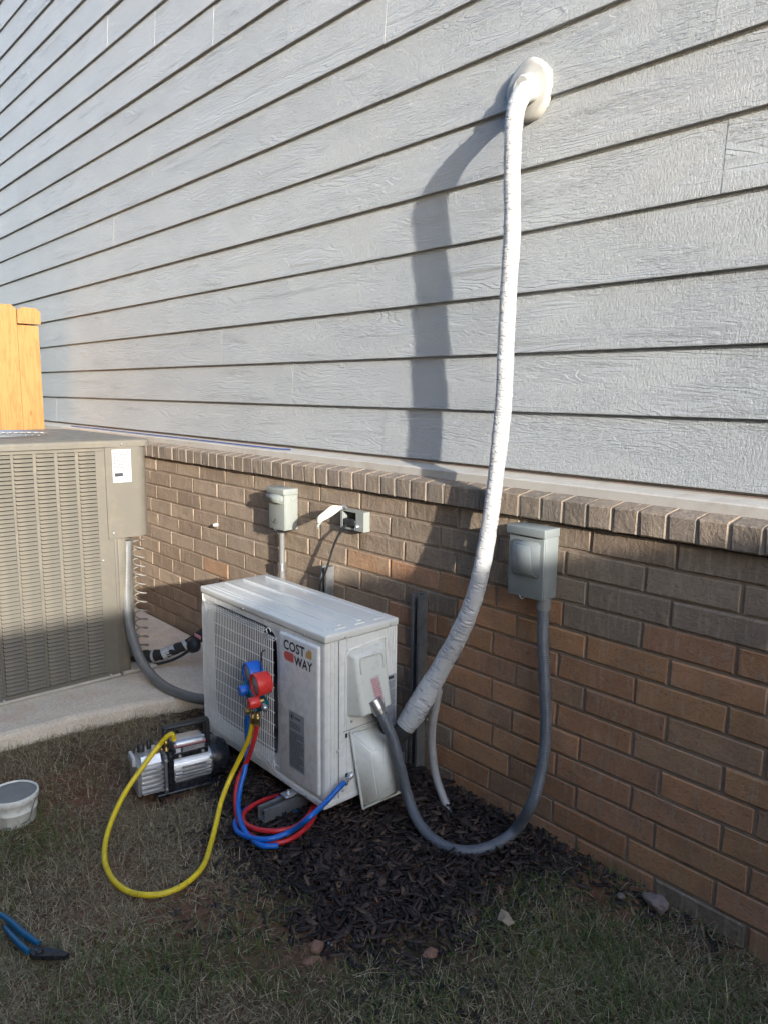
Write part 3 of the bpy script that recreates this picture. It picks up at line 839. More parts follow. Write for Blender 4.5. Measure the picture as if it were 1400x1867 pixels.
print_lines(mb, (CX + 0.0133, -0.48, 0.862), (0, 1, 0), (0, 0, 1), 0.018, 0.014, 3, 9)
part('label_print', mb, MT['ink'], lab)

# grey conduit of the tan condenser
mb = MB()
P = [(-2.23, -0.476, 0.559), (-2.225, -0.486, 0.433), (-2.22, -0.494, 0.306), (-2.19, -0.501, 0.21), (-2.15, -0.501, 0.13), (-2.08, -0.501, 0.058), (-2.035, -0.476, -0.01), (-1.915, -0.464, -0.035), (-1.78, -0.441, -0.038), (-1.677, -0.398, -0.036), (-1.613, -0.344, -0.03)]
cl = thing('flexible_conduit', 'grey flexible conduit curving from the tan condenser down across the pad', 'conduit', P[0])
mb.tube(P, 0.0216, 14, 8); part('hose', mb, MT['conduit2'], cl)
mb = MB(); a = Vector(P[0]); mb.cyl(a + Vector((0, 0, 0.012)), a + Vector((0, 0, -0.016)), 0.024, 0.021, 12); part('fitting', mb, MT['pvc'], cl)

# taped refrigerant line
P = [(-2.34, -0.44, -0.044), (-2.278, -0.4, -0.011), (-2.208, -0.355, 0.001), (-2.158, -0.28, 0.033), (-2.143, -0.21, 0.057), (-2.13, -0.14, 0.092), (-2.1, -0.09, 0.128)]
rl = thing('refrigerant_line', 'black insulated pipe bound with white tape from the tan condenser to the wall', 'pipe', P[1])
mb = MB(); mb.tube(P, [0.026, 0.027, 0.026, 0.024, 0.025, 0.031, 0.03], 14, 8, wob=0.22); part('insulation', mb, MT['foam'], rl)
def seg(Pa, Pb, r, name, mat, lab=None):
    mb = MB(); mb.tube([Pa, (Vector(Pa) + Vector(Pb)) / 2, Pb], r, 14, 3, wob=0.1); part(name, mb, mat, rl, lab)
seg(*[(-2.194, -0.342, 0.006), (-2.167, -0.29, 0.029)], 0.0285, 'tape_band', MT['wrap'])
seg(*[(-2.231, -0.372, -0.004), (-2.222, -0.365, -0.002)], 0.0295, 'tape_band', MT['wrap'])
seg(*[(-2.146, -0.255, 0.041), (-2.141, -0.24, 0.049)], 0.0285, 'tape_band', MT['wrap'])
mb = MB(); a = Vector((-2.107, -0.235, 0.047)); mb.lathe(a + Vector((0, 0.03, 0)), (0.3, -1, 0.2), [(0, 0.02), (0.01, 0.034), (0.035, 0.036), (0.05, 0.02), (0.055, 0.004)], 16); part('end_boot', mb, MT['black'], rl)
mb = MB(); a = Vector((-2.063, -0.225, 0.105)); mb.rbox(a.x - 0.028, a.x + 0.028, a.y - 0.004, a.y + 0.004, a.z - 0.008, a.z + 0.008, 0.003); part('pink_tag', mb, MT['pink'], rl)
P2 = [(-2.259, -0.41, -0.047), (-2.208, -0.37, -0.039), (-2.167, -0.32, -0.023), (-2.132, -0.28, 0.002), (-2.106, -0.25, 0.029)]
mb = MB(); mb.tube(P2, 0.007, 8, 5); part('liquid_line', mb, MT['black'], rl)

# ---------------------------------------------------------------- boxes on the brick
def disconnect(name, label, xl, xr, z0, z1, D, paint, top_over, bulge):
    t = thing(name, label, 'electrical box', ((xl + xr) / 2, 0, z0))
    mb = MB(); mb.rbox(xl, xr, -D, -0.002, z0, z1 - 0.012, 0.003); part('box_body', mb, paint, t)
    mb = MB(); mb.rbox(xl + 0.003, xr - 0.003, -D - 0.004, -D + 0.002, z0 - 0.002, z1 - 0.028, 0.002)
    c = part('front_cover', mb, paint, t)
    x0, x1, zz0, zz1 = bulge
    mb = MB()   # raised, tapered pressing on the cover
    yb = -D - 0.0035; yf = -D - 0.022
    a = 0.014 if z1 - z0 > 0.2 else 0.006
    vs = [(x0, yb, zz0), (x1, yb, zz0), (x1, yb, zz1), (x0, yb, zz1), (x0 + a * .6, yf, zz0 + a), (x1 - a * .9, yf, zz0 + a * 1.2), (x1 - a * 1.8, yf, zz1 - a * .7), (x0 + a * .6, yf, zz1 - a * .7)]
    mb.add(vs, [(0, 1, 5, 4), (1, 2, 6, 5), (2, 3, 7, 6), (3, 0, 4, 7), (4, 5, 6, 7)])
    o = part('pressing', mb, paint, c)
    bm = bmesh.new(); bm.from_mesh(o.data); bmesh.ops.bevel(bm, geom=bm.edges[:], offset=0.0035, segments=3, affect='EDGES')
    for f in bm.faces: f.smooth = True
    bm.to_mesh(o.data); bm.free()
    mb = MB(); mb.rbox(xl - 0.003, xr + 0.003, -D - top_over, -0.002, z1 - 0.026, z1, 0.0025); part('rain_cap', mb, paint, t)
    mb = MB(); cx = (xl * 0.55 + xr * 0.45)
    P = [(cx - 0.011, -D - 0.004, z0 + 0.001)] + [(cx - 0.009 + 0.018 * i / 6, -D - 0.006, z0 - 0.007 * math.sin(PI * i / 6) - 0.001) for i in range(7)]
    mb.tube(P, 0.0016, 6, 2); part('lock_tab', mb, MT['steel'], t)
    return t, c
bl = [(-1.683, -0.065, 0.837), (-1.558, -0.065, 0.843), (-1.561, -0.065, 0.665), (-1.692, -0.065, 0.66)]
t, c = disconnect('disconnect_box', 'small pale grey disconnect box with a handle bump, left of the open outlet', bl[0][0], bl[1][0], bl[2][2], bl[0][2] + 0.005, 0.065, MT['elecgrey2'], 0.012,
           (bl[0][0] + 0.002, bl[1][0] - 0.012, bl[2][2] + 0.112, bl[2][2] + 0.152))
mb = MB(); xc = (bl[0][0] + bl[1][0]) / 2 - 0.01; zc = bl[2][2] + 0.030   # little embossed mark: people-like triangle strokes
for (a, b, c2, d) in ((-0.006, 0, 0, 0.014), (0, 0.014, 0.008, 0), (-0.016, -0.006, -0.004, -0.006), (-0.016, -0.006, -0.011, 0.003), (0.002, -0.006, 0.014, -0.006), (-0.011, 0.003, -0.004, -0.006)):
    mb.tube([(xc + a, -0.0695, zc + b), (xc + c2, -0.0695, zc + d)], 0.0008, 5, 1)
part('embossed_mark', mb, MT['ink'], c)
P = [(-1.632, -0.04, 0.642), (-1.635, -0.04, 0.488), (-1.631, -0.04, 0.427)]
P = [(P[0][0], -0.035, P[0][2]), (P[1][0], -0.035, P[1][2]), (P[1][0], -0.035, 0.30)]
mb = MB(); mb.tube([P[0], P[2]], 0.012, 12, 4); part('conduit_stub', mb, MT['pvc'], t)
mb = MB(); mb.cyl(Vector(P[1]) + Vector((0, 0, 0.014)), Vector(P[1]) - Vector((0, 0, 0.014)), 0.017, 0.017, 12); mb.cyl(Vector(P[1]) + Vector((0, 0, 0.02)), Vector(P[1]) + Vector((0, 0, 0.012)), 0.0195, 0.0195, 8); part('coupling', mb, MT['steel'], t)
screws(t, [(bl[1][0] + 0.0005, -0.03, bl[0][2] - 0.04)], (1, 0, 0), 0.8)

bR = [(-0.372, -0.065, 0.855), (-0.238, -0.065, 0.863), (-0.232, -0.065, 0.65), (-0.362, -0.065, 0.649)]
t2, c = disconnect('disconnect_box', 'blue-grey disconnect box with a raised tapered front, right of the white line cover', bR[0][0], bR[1][0], bR[3][2] , bR[0][2] + 0.006, 0.065, MT['elecgrey'], 0.012,
           (bR[0][0] + 0.020, bR[1][0] - 0.016, bR[3][2] + 0.062, bR[0][2] - 0.036))
# wall outlet with its lid lifted
rx0, rx1, rz0, rz1 = -1.23, -1.091, 0.723, 0.799
ou = thing('wall_outlet', 'open weatherproof outlet box on the brick with its cover flipped up', 'outlet', ((rx0 + rx1) / 2, 0, rz0))
mb = MB(); D = 0.032; xo = rx0 + 0.012; xi = rx1 - 0.046
mb.box(rx0, xo, -D, -0.001, rz0, rz1); mb.box(xi, rx1, -D, -0.001, rz0, rz1); mb.box(xo, xi, -D, -0.001, rz0, rz0 + 0.007); mb.box(xo, xi, -D, -0.001, rz1 - 0.007, rz1)
part('box_frame', mb, MT['elecgrey2'], ou)
mb = MB(); mb.box(xo, xi, -0.006, -0.0015, rz0 + 0.007, rz1 - 0.007); part('receptacle', mb, MT['dark'], ou)
mb = MB(); mb.rbox(xo + 0.008, xi - 0.004, -0.034, -0.006, rz0 + 0.010, rz0 + 0.042, 0.006); part('plug', mb, MT['black'], ou)
mb = MB(); a = Vector((xi + 0.012, -D, rz0 + 0.018)); mb.lathe(a, (0, -1, 0), [(0, 0.008), (0.008, 0.008), (0.011, 0.004)], 12); mb.tube([a + Vector((-0.008, -0.006, -0.006)), a + Vector((0, -0.012, -0.012)), a + Vector((0.012, -0.006, -0.002))], 0.003, 6, 4); part('latch', mb, MT['steel'], ou)
# lifted cover: hinge at the top edge, swings out and left
h = [(-1.224, -0.035, 0.8), (-1.216, -0.1, 0.809), (-1.229, -0.125, 0.757), (-1.194, -0.125, 0.74), (-1.207, -0.075, 0.761)]
def plate(P, n, th):
    n = Vector(n).normalized() * th; mb = MB(); m_ = len(P)
    v = [Vector(p) for p in P] + [Vector(p) + n for p in P]
    mb.add(v, [tuple(range(m_))[::-1], tuple(range(m_, 2 * m_))] + [(i, (i + 1) % m_, (i + 1) % m_ + m_, i + m_) for i in range(m_)]); return mb
hx = rx0 + 0.004; hz = rz1
cov = [(hx + 0.008, -0.034, hz + 0.008), (hx - 0.020, -0.066, hz + 0.010), (hx - 0.052, -0.110, hz - 0.034), (hx - 0.040, -0.118, hz - 0.058), (hx - 0.012, -0.078, hz - 0.034), (hx + 0.008, -0.040, hz - 0.004)]
mb = plate(cov, (0.8, -0.3, 0.5), 0.012)
o = part('lifted_cover', mb, simple('outlet_cover', (0.48, 0.47, 0.43), 0.45, 0, 0.05, 30), ou)
bm = bmesh.new(); bm.from_mesh(o.data); bmesh.ops.recalc_face_normals(bm, faces=bm.faces[:]); bmesh.ops.bevel(bm, geom=bm.edges[:], offset=0.003, segments=2, affect='EDGES'); bm.to_mesh(o.data); bm.free()
mb = MB(); mb.tube([(hx + 0.014, -0.036, hz + 0.004), (hx - 0.018, -0.084, hz - 0.022), (hx - 0.036, -0.116, hz - 0.062), (hx - 0.030, -0.122, hz - 0.072)], 0.0055, 6, 4); part('cover_arm', mb, MT['elecgrey2'], ou)
mb = MB(); mb.tube([(rx0 + 0.006, -0.033, rz1 + 0.006), (rx0 + 0.028, -0.036, rz1 + 0.014), (rx0 + 0.040, -0.034, rz1 + 0.004)], 0.0045, 6, 4); part('hinge', mb, MT['steel'], ou)
P = [(-1.179, -0.022, 0.755), (-1.199, -0.035, 0.731), (-1.225, -0.045, 0.696), (-1.253, -0.05, 0.644), (-1.271, -0.055, 0.591), (-1.29, -0.06, 0.536), (-1.312, -0.065, 0.494), (-1.321, -0.07, 0.437), (-1.322, -0.08, 0.358), (-1.364, -0.1, 0.212), (-1.456, -0.12, -0.002)]
mb = MB(); mb.tube(P, 0.0046, 8, 6); solo('power_cord', mb, MT['black'], 'thin black cord hanging out of the open outlet behind the white unit', 'cord', P[0])
# capped stub in the brick
a = Vector((-2.254, 0.0, 0.586))
mb = MB(); mb.lathe(a + Vector((0, 0.005, 0)), (0, -1, 0.05), [(0, 0.010), (0.012, 0.010), (0.026, 0.0085), (0.030, 0.003)], 12); solo('wall_plug', mb, MT['putty'], 'small white plug sticking out of the brick beside the tan condenser', 'plug', tuple(a))

# ---------------------------------------------------------------- strut brackets
def bracket(px0, ptop, ax, ay, label):
    t = thing('strut_bracket', label, 'bracket', (ax, -0.05, -0.12), group='strut brackets under the white unit')
    mb = MB(); w = 0.041; x0 = px0; y0 = -0.043
    for a, b, c_, d in ((x0, x0 + 0.0035, y0, -0.002), (x0 + w - 0.0035, x0 + w, y0, -0.002), (x0 + 0.0035, x0 + w - 0.0035, -0.006, -0.002), (x0 + 0.0035, x0 + 0.011, y0, y0 + 0.0035), (x0 + w - 0.011, x0 + w - 0.0035, y0, y0 + 0.0035)):
        mb.box(a, b, c_, d, -0.13, ptop)
    part('post', mb, MT['strut'], t)
    mb = MB(); z1 = -0.058; z0 = z1 - 0.041; x0 = ax
    for a, b, c_, d in ((x0, x0 + 0.0035, z0, z1), (x0 + w - 0.0035, x0 + w, z0, z1), (x0 + 0.0035, x0 + w - 0.0035, z0, z0 + 0.0035), (x0 + 0.0035, x0 + 0.011, z1 - 0.0035, z1), (x0 + w - 0.011, x0 + w - 0.0035, z1 - 0.0035, z1)):
        mb.box(a, b, ay, -0.05, c_, d)
    part('arm', mb, MT['strut'], t)
    mb = MB(); mb.box(x0 - 0.004, x0 + 0.05, -0.05, -0.0445, -0.10, 0.06); part('joint_plate', mb, MT['strut'], t)
    screws(t, [(x0 + 0.02, -0.051, 0.03), (x0 + 0.02, -0.051, 0.0)], (0, -1, 0), 2.2)
    return t
bracket(-0.815, 0.545, -0.872, -0.652, 'galvanised strut bracket at the right end of the white unit, arm poking out')
bracket(-1.350, 0.548, -1.400, -0.56, 'galvanised strut bracket at the left end of the white unit, mostly hidden')

# ---------------------------------------------------------------- white mini-split outdoor unit
AX0, AX1, AY0, AY1, AZ0, AZ1 = -1.452, -0.690, -0.520, -0.226, -0.032, 0.498
ac = thing('heat_pump', 'white mini-split outdoor unit with a wire fan grille on strut brackets', 'air conditioner', ((AX0 + AX1) / 2, (AY0 + AY1) / 2, AZ0))
# front sheet with the fan opening
fcx, fcz, fr = -1.190, 0.239, 0.235
mb = MB(); n = 64; vs = []; fs = []
RD = 0.005; x0, x1, z0, z1 = AX0 + 0.016, -0.938, -0.001, 0.479
for i in range(n):
    a = 2 * PI * i / n; c_, s_ = math.cos(a), math.sin(a)
    se = fr / (abs(c_) ** 9 + abs(s_) ** 9) ** (1 / 9)
    vs.append((fcx + se * c_, AY0 + RD, fcz + se * s_))
    tx = ((x1 if c_ > 0 else x0) - fcx) / c_ if abs(c_) > 1e-9 else 1e9; tz = ((z1 if s_ > 0 else z0) - fcz) / s_ if abs(s_) > 1e-9 else 1e9
    t_ = min(tx, tz); vs.append((fcx + t_ * c_, AY0 + RD, fcz + t_ * s_)); vs.append((fcx + (se - 0.006) * c_, AY0 + RD + 0.03, fcz + (se - 0.006) * s_))
for i in range(n):
    j = (i + 1) % n; fs += [(3 * i, 3 * j, 3 * j + 1, 3 * i + 1), (3 * i, 3 * i + 2, 3 * j + 2, 3 * j)]
# fill the four corners
cor = [(x1, z1), (x0, z1), (x0, z0), (x1, z0)]
mb.add(vs, fs)
for cx_, cz_ in cor:
    a = math.atan2(cz_ - fcz, cx_ - fcx) % (2 * PI); i = int(a / (2 * PI) * n) % n; j = (i + 1) % n
    mb.add([vs[3 * i + 1], vs[3 * j + 1], (cx_, AY0 + RD, cz_)], [(0, 1, 2)])
mb.box(AX0 + 0.0125, x0, AY0, AY0 + RD, AZ0 + 0.012, AZ1 - 0.001); mb.box(x1, AX1 - 0.0305, AY0, AY0 + RD, AZ0 + 0.012, AZ1 - 0.001)
mb.box(x0, x1, AY0, AY0 + RD, AZ0 + 0.012, z0); mb.box(x0, x1, AY0, AY0 + RD, z1, AZ1 - 0.001)
part('front_panel', mb, MT['acwhite'], ac)
mb = MB(); mb.rbox(AX0, AX1, AY0 + 0.001, AY0 + 0.016, AZ0, AZ1, 0.006) if False else None
# shell: left, back, right, floor
mb = MB()
mb.rbox(AX0, AX0 + 0.0125, AY0 - 0.001, AY1, AZ0, AZ1, 0.005); part('left_panel', mb, MT['acwhite'], ac)
mb = MB(); mb.box(AX0 + 0.012, AX1 - 0.012, AY1 - 0.006, AY1, AZ0, AZ1); part('back_panel', mb, MT['acwhite'], ac)
mb = MB(); mb.rbox(AX0 - 0.004, AX1 + 0.001, AY0 - 0.006, AY1 + 0.002, AZ0 - 0.010, AZ0 + 0.012, 0.004); part('base_tray', mb, MT['acwhite'], ac)
mb = MB(); mb.box(AX0 + 0.013, AX1 - 0.03, AY0 + 0.15, AY0 + 0.16, AZ0 + 0.012, AZ1 - 0.003); part('coil', mb, MT['fin'], ac)
# right side wrap: pressed vertical ribs
mb = MB()
pr = [(AX1 - 0.030, AY0 - 0.0012), (AX1 - 0.010, AY0 - 0.0012), (AX1 - 0.003, AY0 + 0.002), (AX1, AY0 + 0.010)]
yq = AY0 + 0.016
for wv in (0.010, 0.010, 0.028, 0.006):
    pr += [(AX1, yq), (AX1 - 0.0028, yq + 0.002), (AX1 - 0.0028, yq + 0.005), (AX1, yq + 0.007)]; yq += wv + 0.005
pr += [(AX1, AY1 - 0.05)]
yq = AY1 - 0.045
for _ in range(4):
    pr += [(AX1, yq), (AX1 - 0.0022, yq + 0.0015), (AX1 - 0.0022, yq + 0.004), (AX1, yq + 0.0055)]; yq += 0.0105
pr += [(AX1, AY1 - 0.001), (AX1 - 0.012, AY1), (AX1 - 0.012, AY0 + 0.0025), (AX1 - 0.030, AY0 + 0.0025)]
mb.prism(pr, AZ0 + 0.003, AZ1 - 0.001, 'z'); sp = part('side_panel', mb, MT['acwhite'], ac)
bm = bmesh.new(); bm.from_mesh(sp.data); bmesh.ops.recalc_face_normals(bm, faces=bm.faces[:]); bm.to_mesh(sp.data); bm.free()
# seams
mb = MB(); mb.box(AX1 + 0.0002, AX1 + 0.0007, AY0 + 0.051, AY0 + 0.0526, AZ0 + 0.01, AZ1 - 0.002)
mb.box(AX1 + 0.0002, AX1 + 0.0007, AY0 + 0.07, AY1 - 0.04, 0.195, 0.1965); part('seam', mb, MT['ink'], ac)
# raised frame of the side recess
fp = [(AY0 + 0.078, 0.21), (AY0 + 0.078, 0.440), (AY0 + 0.090, 0.458), (AY1 - 0.052, 0.470), (AY1 - 0.052, 0.21)]
mb = MB()
for a, b in zip(fp[:-1], fp[1:]): mb.tube([(AX1 + 0.0005, a[0], a[1]), (AX1 + 0.0005, b[0], b[1])], 0.0035, 8, 1)
part('pressed_frame', mb, MT['acwhite'], ac)
# lid
mb = MB(); e = 0.004
mb.rbox(AX0 - e, AX1 + e, AY0 - e, AY1 + e, AZ1, AZ1 + 0.026, 0.006, 3); lid = part('top_lid', mb, MT['actop'], ac)
mb = MB(); zl = AZ1 + 0.026
def bar(x0, x1, y0, y1, h=0.004): mb.rbox(x0, x1, y0, y1, zl - 0.006, zl + h, 0.0038, 3)
bar(AX0 + 0.02, AX1 - 0.05, AY0 + 0.085, AY0 + 0.105); bar(AX0 + 0.02, AX1 - 0.05, AY0 + 0.165, AY0 + 0.185); bar(AX0 + 0.03, AX1 - 0.03, AY1 - 0.035, AY1 - 0.024, 0.003)
bar(AX0 + 0.02, AX1 - 0.03, AY0 + 0.018, AY0 + 0.028, 0.003); bar(AX0 + 0.02, AX1 - 0.03, AY0 + 0.036, AY0 + 0.042, 0.002)
for y in (0.055, 0.135, 0.215): bar(AX1 - 0.036, AX1 - 0.024, AY0 + y, AY0 + y + 0.045, 0.004)
part('lid_rib', mb, MT['actop'], lid)
screws(ac, [(AX1 + e, AY0 + 0.075, AZ1 + 0.008), (AX1 + e, AY1 - 0.035, AZ1 + 0.010), (AX1 + 0.001, AY0 + 0.105, 0.446), (AX1 + 0.001, AY1 - 0.075, 0.450), (AX1 + 0.001, AY0 + 0.103, 0.222), (AX1 + 0.001, AY0 + 0.110, 0.178), (AX1 + 0.001, AY0 + 0.047, 0.140), (AX1 + 0.001, AY0 + 0.068, 0.0)], (1, 0, 0), 0.9)
screws(ac, [(AX0 + 0.30, AY0 - e, AZ1 + 0.006), (AX1 - 0.10, AY0 - e, AZ1 + 0.006), (fcx + 0.02, AY0 - 0.007, AZ0), (AX1 - 0.09, AY0 - 0.007, AZ0 + 0.001)], (0, -1, 0), 0.9)
# fan behind the grille, in its moulded shroud
mb = MB(); n = 64; rows_ = []
for yy_, k_ in ((AY0 + RD + 0.028, 1.0), (AY0 + 0.075, 0.96), (AY0 + 0.148, 0.95)):
    for i in range(n):
        a = 2 * PI * i / n; c_, s_ = math.cos(a), math.sin(a); e_ = 9 if k_ == 1.0 else 2.6
        se = (fr - 0.006) * k_ / (abs(c_) ** e_ + abs(s_) ** e_) ** (1 / e_); rows_.append((fcx + se * c_, yy_, fcz + se * s_))
mb.add(rows_, [(k * n + i, k * n + (i + 1) % n, (k + 1) * n + (i + 1) % n, (k + 1) * n + i) for k in range(2) for i in range(n)], None, True)
part('fan_shroud', mb, simple('shroud_grey', (0.10, 0.11, 0.125), 0.5, 0, 0.08, 12), ac)
mb = MB(); fy = AY0 + 0.075
mb.lathe((fcx, fy, fcz), (0, -1, 0), [(-0.03, 0.05), (0.0, 0.05), (0.015, 0.042), (0.02, 0.0001)], 24); fan = part('fan', mb, MT['black'], ac)
mb = MB()
for b in range(3):
    a0 = 2 * PI * b / 3 + 0.4; P = []; rr_ = 8; aa = 10
    for i in range(rr_):
        for j in range(aa):
            r_ = 0.045 + 0.165 * i / (rr_ - 1); a = a0 + (j / (aa - 1)) * 1.5 + 0.5 * (i / rr_) ** 1.5
            P.append((fcx + r_ * math.cos(a), fy - 0.025 + 0.05 * j / (aa - 1), fcz + r_ * math.sin(a)))
    mb.add(P, [(i * aa + j, i * aa + j + 1, (i + 1) * aa + j + 1, (i + 1) * aa + j) for i in range(rr_ - 1) for j in range(aa - 1)], None, True)
part('fan_blade', mb, simple('fan_grey', (0.06, 0.065, 0.075), 0.5), fan)
# wire grille
gx0, gx1, gz0, gz1 = AX0 + 0.026, -0.944, 0.006, 0.470
gy_ = AY0 - 0.017
grille = None
mb = MB(); zs = [gz0 + 0.016 + (gz1 - gz0 - 0.03) * i / 10 for i in range(11)]
for z in zs:
    mb.tube([(gx0 + 0.003, gy_ + 0.0035, z), ((gx0 + gx1) / 2, gy_ + 0.0035, z), (gx1 - 0.003, gy_ + 0.0035, z)], 0.0014, 6, 2)
grille = part('fan_grille', mb, MT['wire'], ac, 'white wire fan grille')
NV = 43
wm = MB(); H = gz1 - gz0
wm.tube([(0, 0.016, 0), (0, 0.003, 0.003), (0, 0.0, 0.012), (0, 0.0, H - 0.018), (0, 0.003, H - 0.008), (0, 0.016, H)], 0.00145, 6, 2)
WM = mesh_from('grille_wire', wm, MT['wire'])
inv = world_of(ac).inverted()
for i in range(NV):
    x = gx0 + 0.006 + (gx1 - gx0 - 0.012) * i / (NV - 1)
    o = link_copy('grille_wire', WM, grille, inv @ Vector((x, gy_, gz0)))
    if i >= NV - 5: o.scale = (1, 1, 0.955)
    elif i < 2: o.scale = (1, 1, 0.965)
for (x, z, s_) in ((gx1 - 0.045, gz1 - 0.005, 1), (gx1 - 0.045, gz0 + 0.004, -1)):
    mb = MB(); mb.tube([(x + 0.012 * math.cos(a) , AY0 - 0.006, z + 0.011 * math.sin(a) * s_) for a in [PI * k / 6 for k in range(9)]], 0.002, 6, 2)
    part('grille_hook', mb, MT['wire'], grille)
# raised name panel
nx0, nx1, nz0, nz1 = -0.922, -0.712, -0.004, 0.484
mb = MB(); mb.rbox(nx0, nx1, AY0 - 0.012, AY0 + 0.004, nz0, nz1, 0.009, 4); part('name_panel', mb, MT['acwhite'], ac)
def flat_text(txt, x0, x1, z0, z1, y, name, parent, bold=0.026):
    cu = bpy.data.curves.new('t', 'FONT'); cu.body = txt; cu.size = 1.0; cu.offset = bold; cu.resolution_u = 3; cu.space_character = 1.04
    ob = bpy.data.objects.new('t', cu); C.objects.link(ob)
    bpy.context.view_layer.update()
    me = bpy.data.meshes.new_from_object(ob.evaluated_get(bpy.context.evaluated_depsgraph_get()))
    bpy.data.objects.remove(ob)
    xs = [v.co.x for v in me.vertices]; ys = [v.co.y for v in me.vertices]
    a, b, c_, d = min(xs), max(xs), min(ys), max(ys)
    inv = world_of(parent).inverted()
    for v in me.vertices:
        v.co = inv @ Vector((x0 + (v.co.x - a) / (b - a) * (x1 - x0), y, z0 + (v.co.y - c_) / (d - c_) * (z1 - z0)))
    me.materials.clear(); me.materials.append(MT['ink'])
    o = bpy.data.objects.new(name, me); C.objects.link(o); o.parent = parent
    return o
ty = AY0 - 0.0126
flat_text('COST', -0.892, -0.778, 0.434, 0.467, ty, 'lettering', ac)
flat_text('WAY', -0.834, -0.738, 0.395, 0.426, ty, 'lettering', ac)
mb = MB(); P = [(-0.838, 0.399), (-0.838, 0.429), (-0.876, 0.429)] + [(-0.876 + 0.015 * math.cos(a), 0.414 + 0.015 * math.sin(a)) for a in [PI / 2 + PI * k / 10 for k in range(1, 10)]] + [(-0.876, 0.399)]
mb.prism(P, ty, ty + 0.0004, 'y'); part('logo_patch', mb, MT['logored'], ac, 'red rounded logo patch')
mb = MB(); P = [(-0.772, 0.436), (-0.742, 0.436), (-0.742, 0.462), (-0.756, 0.466), (-0.772, 0.450)]
mb.prism(P, ty, ty + 0.0004, 'y'); part('logo_patch', mb, MT['logoorange'], ac, 'orange logo patch')
mb = MB(); mb.quad((-0.866, ty, 0.236), (-0.866, ty, 0.040), (-0.782, ty, 0.040), (-0.782, ty, 0.236)); lb = part('rating_label', mb, MT['greylabel'], ac)
mb = MB(); print_lines(mb, (-0.862, ty - 0.0004, 0.168), (1, 0, 0), (0, 0, 1), 0.076, 0.122, 24, 7, height=0.55)
print_lines(mb, (-0.862, ty - 0.0004, 0.198), (1, 0, 0), (0, 0, 1), 0.06, 0.022, 3, 17, height=0.5)
P = [(-0.849 + 0.011 * math.cos(2 * PI * k / 16), ty - 0.0006, 0.219 + 0.011 * math.sin(2 * PI * k / 16)) for k in range(17)]
mb.tube(P, 0.0007, 4, 1); mb.prism([(-0.853, 0.213), (-0.845, 0.213), (-0.844, 0.219), (-0.849, 0.227), (-0.854, 0.219)], ty - 0.0009, ty - 0.0005, 'y')
print_lines(mb, (-0.832, ty - 0.0004, 0.221), (1, 0, 0), (0, 0, 1), 0.03, 0.008, 1, 27, height=0.8)
part('label_print', mb, MT['ink'], lb)
# electrical cover on the side
mb = MB()
bm = bmesh.new()
cx0 = AX1 - 0.001
def V(x, y, z): return bm.verts.new((x, y, z))
A = [V(cx0, AY0 + 0.086, 0.452), V(cx0, AY1 - 0.064, 0.458), V(cx0, AY1 - 0.064, 0.248), V(cx0, AY0 + 0.086, 0.240)]
B = [V(cx0 + 0.026, AY0 + 0.096, 0.442), V(cx0 + 0.026, AY1 - 0.072, 0.449), V(cx0 + 0.062, AY1 - 0.074, 0.262), V(cx0 + 0.062, AY0 + 0.100, 0.254)]
for i in range(4):
    j = (i + 1) % 4; bm.faces.new((A[i], A[j], B[j], B[i]))
bm.faces.new(B)
bmesh.ops.recalc_face_normals(bm, faces=bm.faces[:])
bmesh.ops.bevel(bm, geom=[e for e in bm.edges if not e.is_boundary], offset=0.011, segments=5, profile=0.55, affect='EDGES')
mb.frombm(bm, None, True)
ec = part('terminal_cover', mb, MT['accover'], ac)
mb = MB()   # scooped grip
M_ = Matrix.Translation((cx0 + 0.034, (AY0 + 0.098 + AY1 - 0.074) / 2, 0.405)) @ Matrix.Rotation(math.radians(-10.5), 4, 'Y')
P = [(0.0028, -0.045, -0.030), (0.0028, 0.045, -0.030), (0.0028, 0.045, 0.024), (0.0028, -0.045, 0.024)]
mb.tube([M_ @ Vector(p) for p in ((0, -0.046, -0.02), (0, -0.046, 0.02), (0, -0.03, 0.030), (0, 0.03, 0.030), (0, 0.046, 0.02), (0, 0.046, -0.02))], 0.0042, 8, 3)
part('grip_rim', mb, MT['accover'], ec)
def side_on(u0, v0): pass
mb = MB(); fn = lambda y, z, k=0.0012: (cx0 + 0.026 + (0.449 - z) * (0.036 / 0.187) + k, y, z)
ya, yb_ = AY0 + 0.142, AY0 + 0.176
sh_ = 0.014
mb.quad(fn(ya, 0.366), fn(ya + sh_ * 1.1, 0.268), fn(yb_ + sh_ * 1.2, 0.272), fn(yb_ + 0.002, 0.370)); wl = part('warning_label', mb, MT['paper'], ec)
mb = MB(); r_ = random.Random(8)
for i in range(17):
    z = 0.361 - i * 0.0054; off = (0.366 - z) / 0.098 * sh_ * 1.1; y = ya + off + 0.003
    while y < yb_ + off - 0.004:
        l = r_.uniform(0.002, 0.006); mb.quad(fn(y, z, .0016), fn(y, z - 0.003, .0016), fn(y + l, z - 0.003, .0016), fn(y + l, z, .0016)); y += l + 0.0012
part('label_print', mb, MT['redink'], wl)
